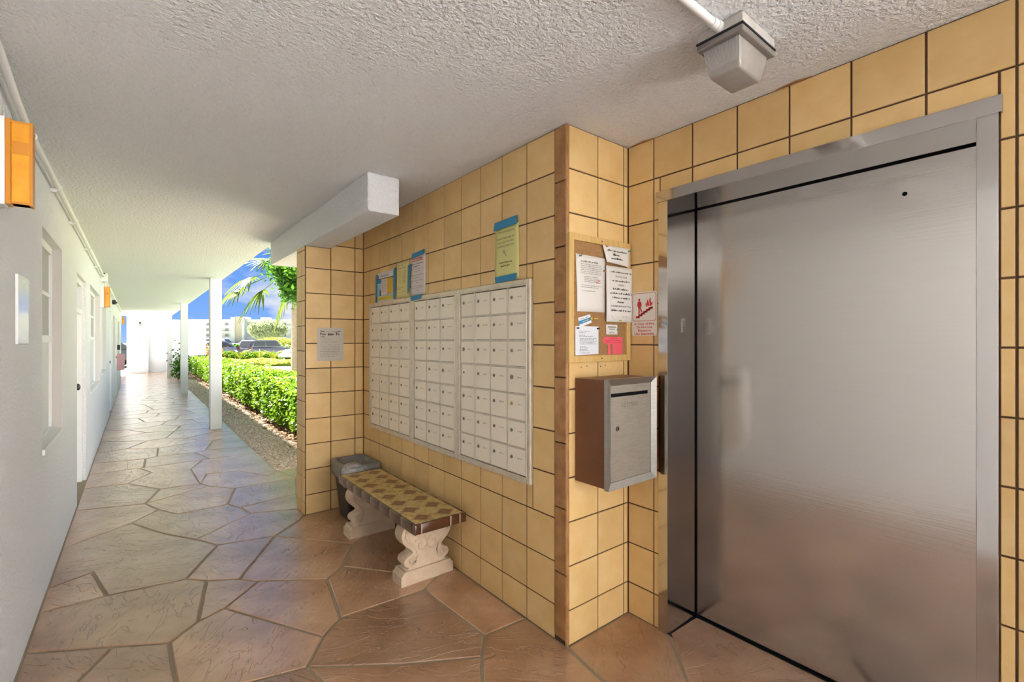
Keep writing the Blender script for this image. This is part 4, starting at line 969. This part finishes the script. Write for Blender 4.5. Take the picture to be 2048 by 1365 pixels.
def blob_mesh(name, V, F, m):
    me = bpy.data.meshes.new(name); nv, nf = len(V), len(F)
    me.vertices.add(nv); me.vertices.foreach_set('co', V.astype(np.float32).ravel())
    k = F.shape[1]; me.loops.add(nf*k); me.loops.foreach_set('vertex_index', F.astype(np.int32).ravel())
    me.polygons.add(nf); me.polygons.foreach_set('loop_start', np.arange(0, nf*k, k, dtype=np.int32)); me.polygons.foreach_set('loop_total', np.full(nf, k, dtype=np.int32))
    me.update(); me.validate(); me.materials.append(M[m]); return me
def leaves(pts, length, width, up=.4, fold=.25):
    """leaf = two triangles folded at the midrib; returns V, F"""
    n = len(pts); d = rng.normal(size=(n, 3)); d[:, 2] = d[:, 2]*.6+up*.0; d /= np.linalg.norm(d, axis=1)[:, None]
    a = rng.normal(size=(n, 3)); a[:, 2] += up*2.5; s = np.cross(d, a); s /= np.linalg.norm(s, axis=1)[:, None]+1e-9; nn = np.cross(s, d)
    L = (length*rng.uniform(.65, 1.2, n))[:, None]; Wd = (width*rng.uniform(.7, 1.2, n))[:, None]
    p0 = pts-d*L*.5; p2 = pts+d*L*.5; p1 = pts+s*Wd*.5+nn*Wd*fold; p3 = pts-s*Wd*.5+nn*Wd*fold
    V = np.stack([p0, p1, p2, p3], 1).reshape(-1, 3); b = np.arange(n)*4
    F = np.concatenate([np.stack([b, b+1, b+2], 1), np.stack([b, b+2, b+3], 1)]); return V, F
def stuff_obj(name, V, F, m, parent, label=None):
    off = np.array(ROOT[parent]); o = bpy.data.objects.new(name, blob_mesh(name, V-off, F, m)); COL.objects.link(o); o.parent = parent; o['kind'] = 'stuff'; ROOT[o] = ROOT[parent]; return o
def shell_pts(n, x0, x1, y0, y1, z0, z1, depth=.12, freq=1.3, amp=.10):
    """points near the top and sides of a lumpy clipped hedge"""
    p = np.column_stack([rng.uniform(x0, x1, n), rng.uniform(y0, y1, n), rng.uniform(z0, z1, n)])
    side = rng.random(n); q = np.abs(rng.normal(size=n))*depth
    top = side < .5; lft = (side >= .5) & (side < .88); fr = side >= .88
    p[top, 2] = z1-q[top]; p[lft, 0] = x0+q[lft]; p[fr, 1] = y0+q[fr]
    lump = amp*(np.sin(p[:, 1]*freq*2.1+1.3)*.5+np.sin(p[:, 1]*freq*4.7+p[:, 0]*3.)*.3+np.sin(p[:, 0]*5.+p[:, 1]*freq)*.3)
    p[:, 2] += lump*(p[:, 2]-z0)/(z1-z0); p[lft, 0] -= lump[lft]*.8
    return p
hd = thing('hedge', 'clipped bright green hedge along the gravel bed', 'hedge', (2.4, 16, GZ))
pts = np.concatenate([shell_pts(15000, 1.85, 2.85, 5.9, 13, .05, .70), shell_pts(12000, 1.85, 2.85, 13, 26.4, .05, .70)])
V, F = leaves(pts, .095, .055); stuff_obj('foliage', V, F, 'leaf_hedge', hd)
m = MB(); R = random.Random(5)
for k in range(90):
    x, y = R.uniform(1.95, 2.7), R.uniform(6.0, 26.2); m.tube([(x, y, GZ), (x+R.uniform(-.06, .06), y, .3), (x+R.uniform(-.15, .15), y+R.uniform(-.1, .1), .6)], [.012, .009, .004], 5)
m.build('stems', 'trunk', hd)
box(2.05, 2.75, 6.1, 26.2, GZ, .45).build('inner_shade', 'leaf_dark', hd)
# wood chips and pebbles in the bed
bed = bpy.data.objects['ground_bed']
def chips(n, x0, x1, y0, y1, s, m, name, z=GZ):
    c = np.column_stack([rng.uniform(x0, x1, n), y0+(y1-y0)*rng.random(n)**1.6, np.full(n, z+.006)+rng.uniform(0, .012, n)])
    base = np.array([(-1,-.55,-.3),(1,-.55,-.3),(1,.55,-.3),(-1,.55,-.3),(-.8,-.4,.3),(.8,-.4,.3),(.8,.4,.3),(-.8,.4,.3)])
    fc = np.array([(4,5,6,7),(0,1,5,4),(1,2,6,5),(2,3,7,6),(3,0,4,7)]); an = rng.uniform(0, 2*PI, n); sc_ = s*rng.uniform(.5, 1.3, n)
    tl = rng.normal(size=(n, 2))*.25
    b = base[None]*sc_[:, None, None]; x = b[..., 0]*np.cos(an)[:, None]-b[..., 1]*np.sin(an)[:, None]; y = b[..., 0]*np.sin(an)[:, None]+b[..., 1]*np.cos(an)[:, None]
    zz = b[..., 2]+x*tl[:, :1]+y*tl[:, 1:]; V = np.stack([x, y, zz], -1)+c[:, None, :]; F = (fc[None]+(np.arange(n)*8)[:, None, None]).reshape(-1, 4)
    return stuff_obj(name, V.reshape(-1, 3), F, m, bed)
chips(8000, EDGE+.02, 1.78, 5.64, 24, .040, 'chips', 'wood_chips'); chips(3500, 1.68, 2.4, 5.64, 24, .038, 'soil', 'leaf_litter'); chips(900, EDGE+.02, 1.9, 5.62, 6.1, .022, 'pebbles', 'pebbles')
# dark bush by the far columns
bb = thing('shrub', 'small dark shrub at the end of the planting bed', 'shrub', (1.35, 22.3, GZ)); pts = rng.normal(size=(700, 3))*np.array([.12, .2, .3])+np.array([1.32, 22.2, .42]); V, F = leaves(pts, .14, .06); stuff_obj('foliage', V, F, 'leaf_dark', bb); MB().tube([(1.35, 22.3, GZ), (1.35, 22.2, .5)], .02, 6).build('stem', 'trunk', bb)
# second low hedges by the car park
def low_hedge(name, label, x0, y0, x1, y1, wdt, h, n, m, ll, lw):
    t = thing(name, label, 'hedge', ((x0+x1)/2, (y0+y1)/2, GZ)); L = math.hypot(x1-x0, y1-y0); ux, uy = (x1-x0)/L, (y1-y0)/L
    s = rng.uniform(0, L, n); q = rng.uniform(-wdt, wdt, n); z = GZ+h*np.sqrt(np.maximum(.05, 1-(q/wdt)**2*.8))*(1-np.abs(rng.normal(size=n))*.25)+.06*np.sin(s*2.3)
    pts = np.column_stack([x0+ux*s-uy*q, y0+uy*s+ux*q, np.maximum(z, GZ+.02)]); V, F = leaves(pts, ll, lw); stuff_obj('foliage', V, F, m, t)
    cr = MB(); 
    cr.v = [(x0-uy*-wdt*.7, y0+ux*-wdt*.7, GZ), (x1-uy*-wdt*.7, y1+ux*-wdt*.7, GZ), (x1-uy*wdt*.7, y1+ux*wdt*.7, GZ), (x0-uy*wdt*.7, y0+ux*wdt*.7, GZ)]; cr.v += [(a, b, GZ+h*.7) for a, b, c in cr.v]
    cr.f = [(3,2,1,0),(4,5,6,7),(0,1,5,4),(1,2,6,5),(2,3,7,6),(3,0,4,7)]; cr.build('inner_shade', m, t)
low_hedge('ground_cover', 'low yellow-green ground cover strip across the lawn', 3.6, 35.6, 9.4, 30.6, 1.3, .34, 5200, 'leaf_yellow', .22, .10)
low_hedge('hedge', 'low bright hedge in front of the parked cars', 4.9, 42.0, 8.5, 38.6, .5, .62, 3600, 'leaf_hedge', .24, .12)
low_hedge('hedge', 'clipped green hedge behind the parked cars', 5, 59.5, 12, 54.5, 1.1, 1.15, 3600, 'leaf_dark', .4, .2)
for (x, y, lab) in ((4.35, 39.6, 'orange croton bush beside the first white column'), (3.6, 41.5, 'orange croton bush by the garden wall end')):
    t = thing('croton', lab, 'shrub', (x, y, GZ)); pts = rng.normal(size=(260, 3))*np.array([.30, .30, .25])+np.array([x, y, .62]); V, F = leaves(pts, .28, .09); stuff_obj('foliage', V, F, 'leaf_croton', t); MB().tube([(x, y, GZ), (x, y, .6)], .03, 6).build('stem', 'trunk', t)
# spiky bromeliads in the strip
for k, (x, y) in enumerate(((5.7, 37.9), (6.8, 36.9), (7.3, 35.2))):
    t = thing('spiky_plant', ('spiky pale green plant between the croton and the low hedge', 'spiky pale green plant in front of the dark estate car', 'spiky pale green plant in front of the white sedan')[k], 'plant', (x, y, GZ), 'spiky plants by the car park'); m = MB(); R = random.Random(k)
    for j in range(16):
        an = R.uniform(0, 2*PI); ln_ = R.uniform(.5, .9); c, s = math.cos(an), math.sin(an)
        m.tube([(x, y, .2), (x+c*ln_*.45, y+s*ln_*.45, .2+ln_*.55), (x+c*ln_*.9, y+s*ln_*.9, .2+ln_*.75)], [.05, .04, .004], 4)
    m.build('leaves', 'leaf_yellow', t); MB().tube([(x, y, GZ), (x, y, .25)], .05, 6).build('stem', 'trunk', t)

# ---- palm with fan leaves
pal = thing('palm_tree', 'fan palm with a rough pale trunk standing on the lawn', 'tree', (5.78, 23.5, GZ))
m = MB(); m.tube([(5.78, 23.5, GZ), (5.77, 23.5, .1), (5.76, 23.5, 1.4), (5.78, 23.5, 3.2), (5.95, 23.4, 4.6)], [.19, .15, .13, .125, .13], 12); m.build('trunk', 'trunk', pal, smooth=True)
def fan(base, tip, spread, nseg, droop, wid, seed):
    """petiole from base to tip with long pleated segments fanning out past it"""
    R = random.Random(seed); base, tip = Vector(base), Vector(tip); d = (tip-base).normalized(); s = d.cross(Vector((0, 0, 1))).normalized(); u = s.cross(d)
    MB().tube([base, (base+tip)/2+Vector((0, 0, .25)), tip], [.03, .022, .014], 6).build('petiole', 'leaf_palm', pal)
    m = MB(); L = spread
    for k in range(nseg):
        a = math.radians(-105+210*k/(nseg-1)); l = L*(1-.25*abs(a)/1.8)*R.uniform(.85, 1.1)
        dr = (d*math.cos(a)+s*math.sin(a)*.9+u*math.sin(a)*.45).normalized(); w_ = dr.cross(u).normalized()*wid
        p = tip; prev = None; n = 5
        for i in range(n+1):
            f_ = i/n; c = tip+dr*l*f_+Vector((0, 0, -droop*l*f_*f_)); ww = w_*(.15+1.0*math.sin(PI*min(1, f_*.9+.08)))*(1-f_*.55); q = (c-ww, c+u*.02, c+ww)
            if prev:
                m.quad(prev[0], q[0], q[1], prev[1]); m.quad(prev[1], q[1], q[2], prev[2])
            prev = q
    m.build('fan_leaf', 'leaf_palm', pal, rec=False)
CR = (5.95, 23.4, 4.6)
fan(CR, (4.15, 24.7, 4.35), 1.15, 15, .55, .075, 1); fan(CR, (4.55, 24.3, 3.75), 1.2, 15, .75, .075, 2); fan(CR, (3.75, 25.1, 3.85), 1.1, 15, .6, .07, 3)
fan(CR, (4.75, 24.3, 5.15), 1.2, 15, .35, .075, 4); fan(CR, (5.4, 23.7, 5.4), 1.3, 15, .3, .08, 5); fan(CR, (5.45, 23.8, 3.6), 1.1, 13, .9, .08, 6); fan(CR, (6.9, 23, 5.2), 1.4, 15, .4, .08, 7); fan(CR, (6.6, 22.4, 4.4), 1.3, 15, .5, .08, 8); fan(CR, (6.3, 24.6, 5.3), 1.3, 15, .4, .08, 9)
# ---- broadleaf tree hanging in from the right
tr = thing('broadleaf_tree', 'dense green broadleaf tree behind the tiled return wall', 'tree', (5.2, 15.2, GZ))
m = MB(); m.tube([(5.2, 15.2, GZ), (5.15, 15.2, 1.4), (4.9, 15.2, 2.6), (4.3, 15.1, 3.3)], [.16, .12, .10, .05], 10); m.tube([(4.95, 15.2, 2.4), (5.6, 15.3, 3.4), (5.9, 15.4, 4.2)], [.09, .07, .03], 8); m.tube([(4.6, 15.15, 2.9), (4.0, 15.2, 3.0), (3.6, 15.2, 3.1)], [.05, .03, .012], 6); m.build('trunk', 'trunk', tr, smooth=True)
pts = np.concatenate([rng.normal(size=(1500, 3))*np.array([.20, .35, .22])+np.array([3.66, 15.05, 3.30]), rng.normal(size=(700, 3))*np.array([.14, .3, .18])+np.array([3.66, 15.1, 2.95]), rng.normal(size=(2600, 3))*np.array([.6, .6, .5])+np.array([4.9, 15.2, 3.9]), rng.normal(size=(420, 3))*np.array([.14, .3, .12])+np.array([3.30, 15.3, 3.62]), rng.normal(size=(1400, 3))*np.array([.5, .5, .35])+np.array([5.7, 15.4, 4.3])])
V, F = leaves(pts, .17, .085); stuff_obj('crown', V, F, 'leaf_dark', tr)
# ---- round tree by the car park
t2 = thing('round_tree', 'round olive-green tree beyond the parked cars', 'tree', (13.1, 66.3, GZ))
MB().tube([(13.1, 66.3, GZ), (13.1, 66.3, 1.6)], [.2, .15], 8).build('trunk', 'trunk', t2)
q = rng.normal(size=(4200, 3)); q /= np.linalg.norm(q, axis=1)[:, None]; q *= (rng.uniform(.55, 1.0, 4200)**.5)[:, None]; pts = q*np.array([2.3, 2.0, 1.25])+np.array([13.1, 66.3, 2.75]); pts[:, 2] += .15*np.sin(pts[:, 0]*3)
V, F = leaves(pts, .30, .16); stuff_obj('crown', V, F, 'leaf_olive', t2)
t3 = thing('shrub', 'sunlit yellowish shrub below the round tree', 'shrub', (12.6, 60.5, GZ)); q = rng.normal(size=(2200, 3)); q /= np.linalg.norm(q, axis=1)[:, None]; pts = np.abs(q)*np.array([1, 1, 1.])*np.sign(q)*np.array([2.6, 1.6, .9])+np.array([12.9, 60.5, .9]); V, F = leaves(pts, .34, .16); stuff_obj('foliage', V, F, 'leaf_yellow', t3); MB().tube([(12.6, 60.5, GZ), (12.6, 60.5, .7)], .06, 6).build('stem', 'trunk', t3)

# ---- cars
def car(name, label, loc, rz, L, Wd, Hh, paint, suv):
    t = thing(name, label, 'car', loc, 'parked cars'); hw = Wd/2
    def pt(v): return v
    if suv:
        low = [(-.5, .22), (-.5, .55), (-.485, .60), (.33, .60), (.46, .55), (.5, .45), (.5, .24)]; roof = [(-.485, .60), (-.43, .97), (-.38, 1.0), (.05, 1.0), (.10, .985), (.24, .62)]
    else:
        low = [(-.5, .26), (-.5, .52), (-.48, .66), (-.36, .70), (.28, .66), (.44, .56), (.5, .46), (.5, .26)]; roof = [(-.36, .69), (-.22, .95), (-.14, 1.0), (.05, 1.0), (.12, .97), (.29, .66)]
    def sect(pr, y, sx=1., sz=1.): return [(x*L*sx, y, z*Hh) for x, z in pr]
    def loftp(pr, ys, name, m, par, bev):
        mb = MB(); k = len(pr)
        for y, sx in ys: mb.v += sect(pr, y, sx)
        for i in range(len(ys)-1):
            for j in range(k): q_ = (j+1) % k; mb.f.append((i*k+j, i*k+q_, (i+1)*k+q_, (i+1)*k+j))
        mb.f.append(tuple(reversed(range(k)))); mb.f.append(tuple(range((len(ys)-1)*k, len(ys)*k)))
        mb.v = [(x+loc[0], y+loc[1], z+loc[2]) for x, y, z in mb.v]
        return mb.build(name, m, par, bevel=bev, seg=2, smooth=True)
    b = loftp(low, [(-hw, .985), (-hw*.9, 1), (hw*.9, 1), (hw, .985)], 'body', paint, t, .05)
    cbn = loftp(roof, [(-hw*.80, .97), (-hw*.66, 1), (hw*.66, 1), (hw*.80, .97)], 'cabin', paint, t, .03)
    def W(x, y, z): return (x*L+loc[0], y+loc[1], z*Hh+loc[2])
    for s in (-1, 1):
        yy = s*(hw*.80+.004) ; y2 = s*(hw*.795)
        g0 = [(-.44, .66), (-.41, .93), (-.19, .945), (-.17, .65)] if suv else [(-.33, .70), (-.21, .92), (-.07, .945), (-.05, .69)]
        g1 = [(-.155, .65), (-.17, .945), (.07, .94), (.19, .65)] if suv else [(-.035, .69), (-.05, .945), (.09, .93), (.24, .68)]
        for gq in (g0, g1): m = MB(); m.quad(*[W(x, yy, z) for x, z in gq]); m.quad(*[W(x, y2, z) for x, z in reversed(gq)]); m.build('side_window', 'car_glass', cbn)
        for x in (-.30, .31):
            wh = MB().tube([W(x, s*hw*.80, 0), W(x, s*(hw+.015), 0)], .33, 20); wh.v = [(a, b_, c+.33) for a, b_, c in wh.v]; o = wh.build('wheel', 'tyre', t)
            r_ = MB().tube([W(x, s*(hw+.012), 0), W(x, s*(hw+.022), 0)], .21, 16); r_.v = [(a, b_, c+.33) for a, b_, c in r_.v]; r_.build('rim', 'rim', o)
    if suv: rg = [(-.482, .64), (-.437, .93)]; fgx = [(.235, .64), (.115, .955)]
    else: rg = [(-.352, .71), (-.232, .93)]; fgx = [(.275, .68), (.13, .955)]
    for gl, dx in ((rg, -.004), (fgx, .004)):
        m = MB(); m.quad(*[W(x+dx, y, z+.012) for (x, z), y in ((gl[0], -hw*.66), (gl[0], hw*.66), (gl[1], hw*.58), (gl[1], -hw*.58))]); m.build('windscreen', 'car_glass', cbn)
    for s in (-1, 1):
        box(*[v for p_ in zip(W(-.503, s*hw*.72-.14, .56), W(-.485, s*hw*.72+.14, .66 if suv else .63)) for v in p_]).build('tail_light', 'tail_red', b)
        box(*[v for p_ in zip(W(.44, s*hw*.7-.17, .47), W(.497, s*hw*.7+.17, .54)) for v in p_]).build('headlight', 'rim', b)
    t.rotation_euler = (0, 0, rz); return t
car('suv', 'dark grey estate car parked beyond the low hedge', (8.9, 45.6, GZ), math.radians(32), 4.6, 1.85, 1.58, 'car_grey', True)
car('sedan', 'blue-grey sedan parked beside the dark estate car', (5.2, 46.6, GZ), math.radians(25), 4.7, 1.85, 1.5, 'car_blue', False)
car('sedan', 'white sedan parked nearest the palm trunk', (10.2, 36.0, GZ), math.radians(198), 4.6, 1.85, 1.45, 'car_white', False)
car('sedan', 'white car in the far row of the parking lot', (14.0, 84, GZ), math.radians(-42), 4.6, 1.85, 1.5, 'car_white', False)
car('suv', 'pale van in the far row of the parking lot', (10.3, 84, GZ), math.radians(-42), 4.9, 1.95, 1.9, 'car_white', True)
car('sedan', 'dark car beyond the left end of the walkway', (-1.5, 36, GZ), math.radians(30), 4.6, 1.85, 1.45, 'car_grey', False)

# ---- apartment building far off
def building():
    A = Vector((18, 280, GZ)); B = Vector((86, 226, GZ)); d = (B-A).normalized(); n = Vector((-d.y, d.x, 0)); n = -n if n.y > 0 else n; L = (B-A).length
    t = thing('apartment_building', 'cream four-storey apartment block far beyond the parking lot', 'building', tuple((A+B)/2))
    def slab(name, s0, s1, q0, q1, z0, z1, m, par): 
        mb = MB(); P_ = [A+d*s0+n*q0, A+d*s1+n*q0, A+d*s1+n*q1, A+d*s0+n*q1]; mb.v = [(p.x, p.y, z0+GZ) for p in P_]+[(p.x, p.y, z1+GZ) for p in P_]
        mb.f = [(3,2,1,0),(4,5,6,7),(0,1,5,4),(1,2,6,5),(2,3,7,6),(3,0,4,7)]; return mb.build(name, m, par)
    body = slab('wall', 0, L, -12, 0, 0, 11.6, 'bld_cream', t)
    for k in range(5): slab('gallery_band', 0, L, 0, 1.5, 2.75*k-.2 if k else 0, 2.75*k+.85 if k < 4 else 11.7, 'bld_band', t)
    slab('roof', -.3, L+.3, -12.3, 1.8, 11.6, 12.0, 'bld_band', t)
    tw_ = slab('stair_tower', 27.2, 30.6, -2, 3.5, 0, 13.3, 'bld_tan', t); slab('tower_fin', 25.2, 27.2, -2, 3.8, 0, 13.0, 'bld_band', t); slab('tower_fin', 30.6, 31.8, -2, 3.8, 0, 13.0, 'bld_band', t)
    slab('roof_unit', 36, 40, -6, -3, 12, 13.2, 'bld_dark', t); slab('roof_unit', 62, 64, -6, -3, 12, 13.0, 'bld_dark', t)
    for k in range(4):
        for j in range(18):
            s = 1.5+j*4.7
            if 24 < s < 32: continue
            w_ = slab('window', s, s+1.6, 0, .08, 2.75*k+.95, 2.75*k+2.2, 'bld_dark', t)
building()
tw2 = thing('street_lamp', 'thin white lamp post beside the parking lot', 'lamp post', (15.4, 61.5, GZ)); MB().tube([(15.4, 61.5, GZ), (15.4, 61.5, 2.8)], .16, 8).build('post', 'smooth_white', tw2); MB().tube([(15.4, 61.5, 2.8), (15.4, 61.5, 3.1)], [.22, .1], 8).build('lamp_head', 'smooth_white', tw2)

bpy.context.view_layer.update()
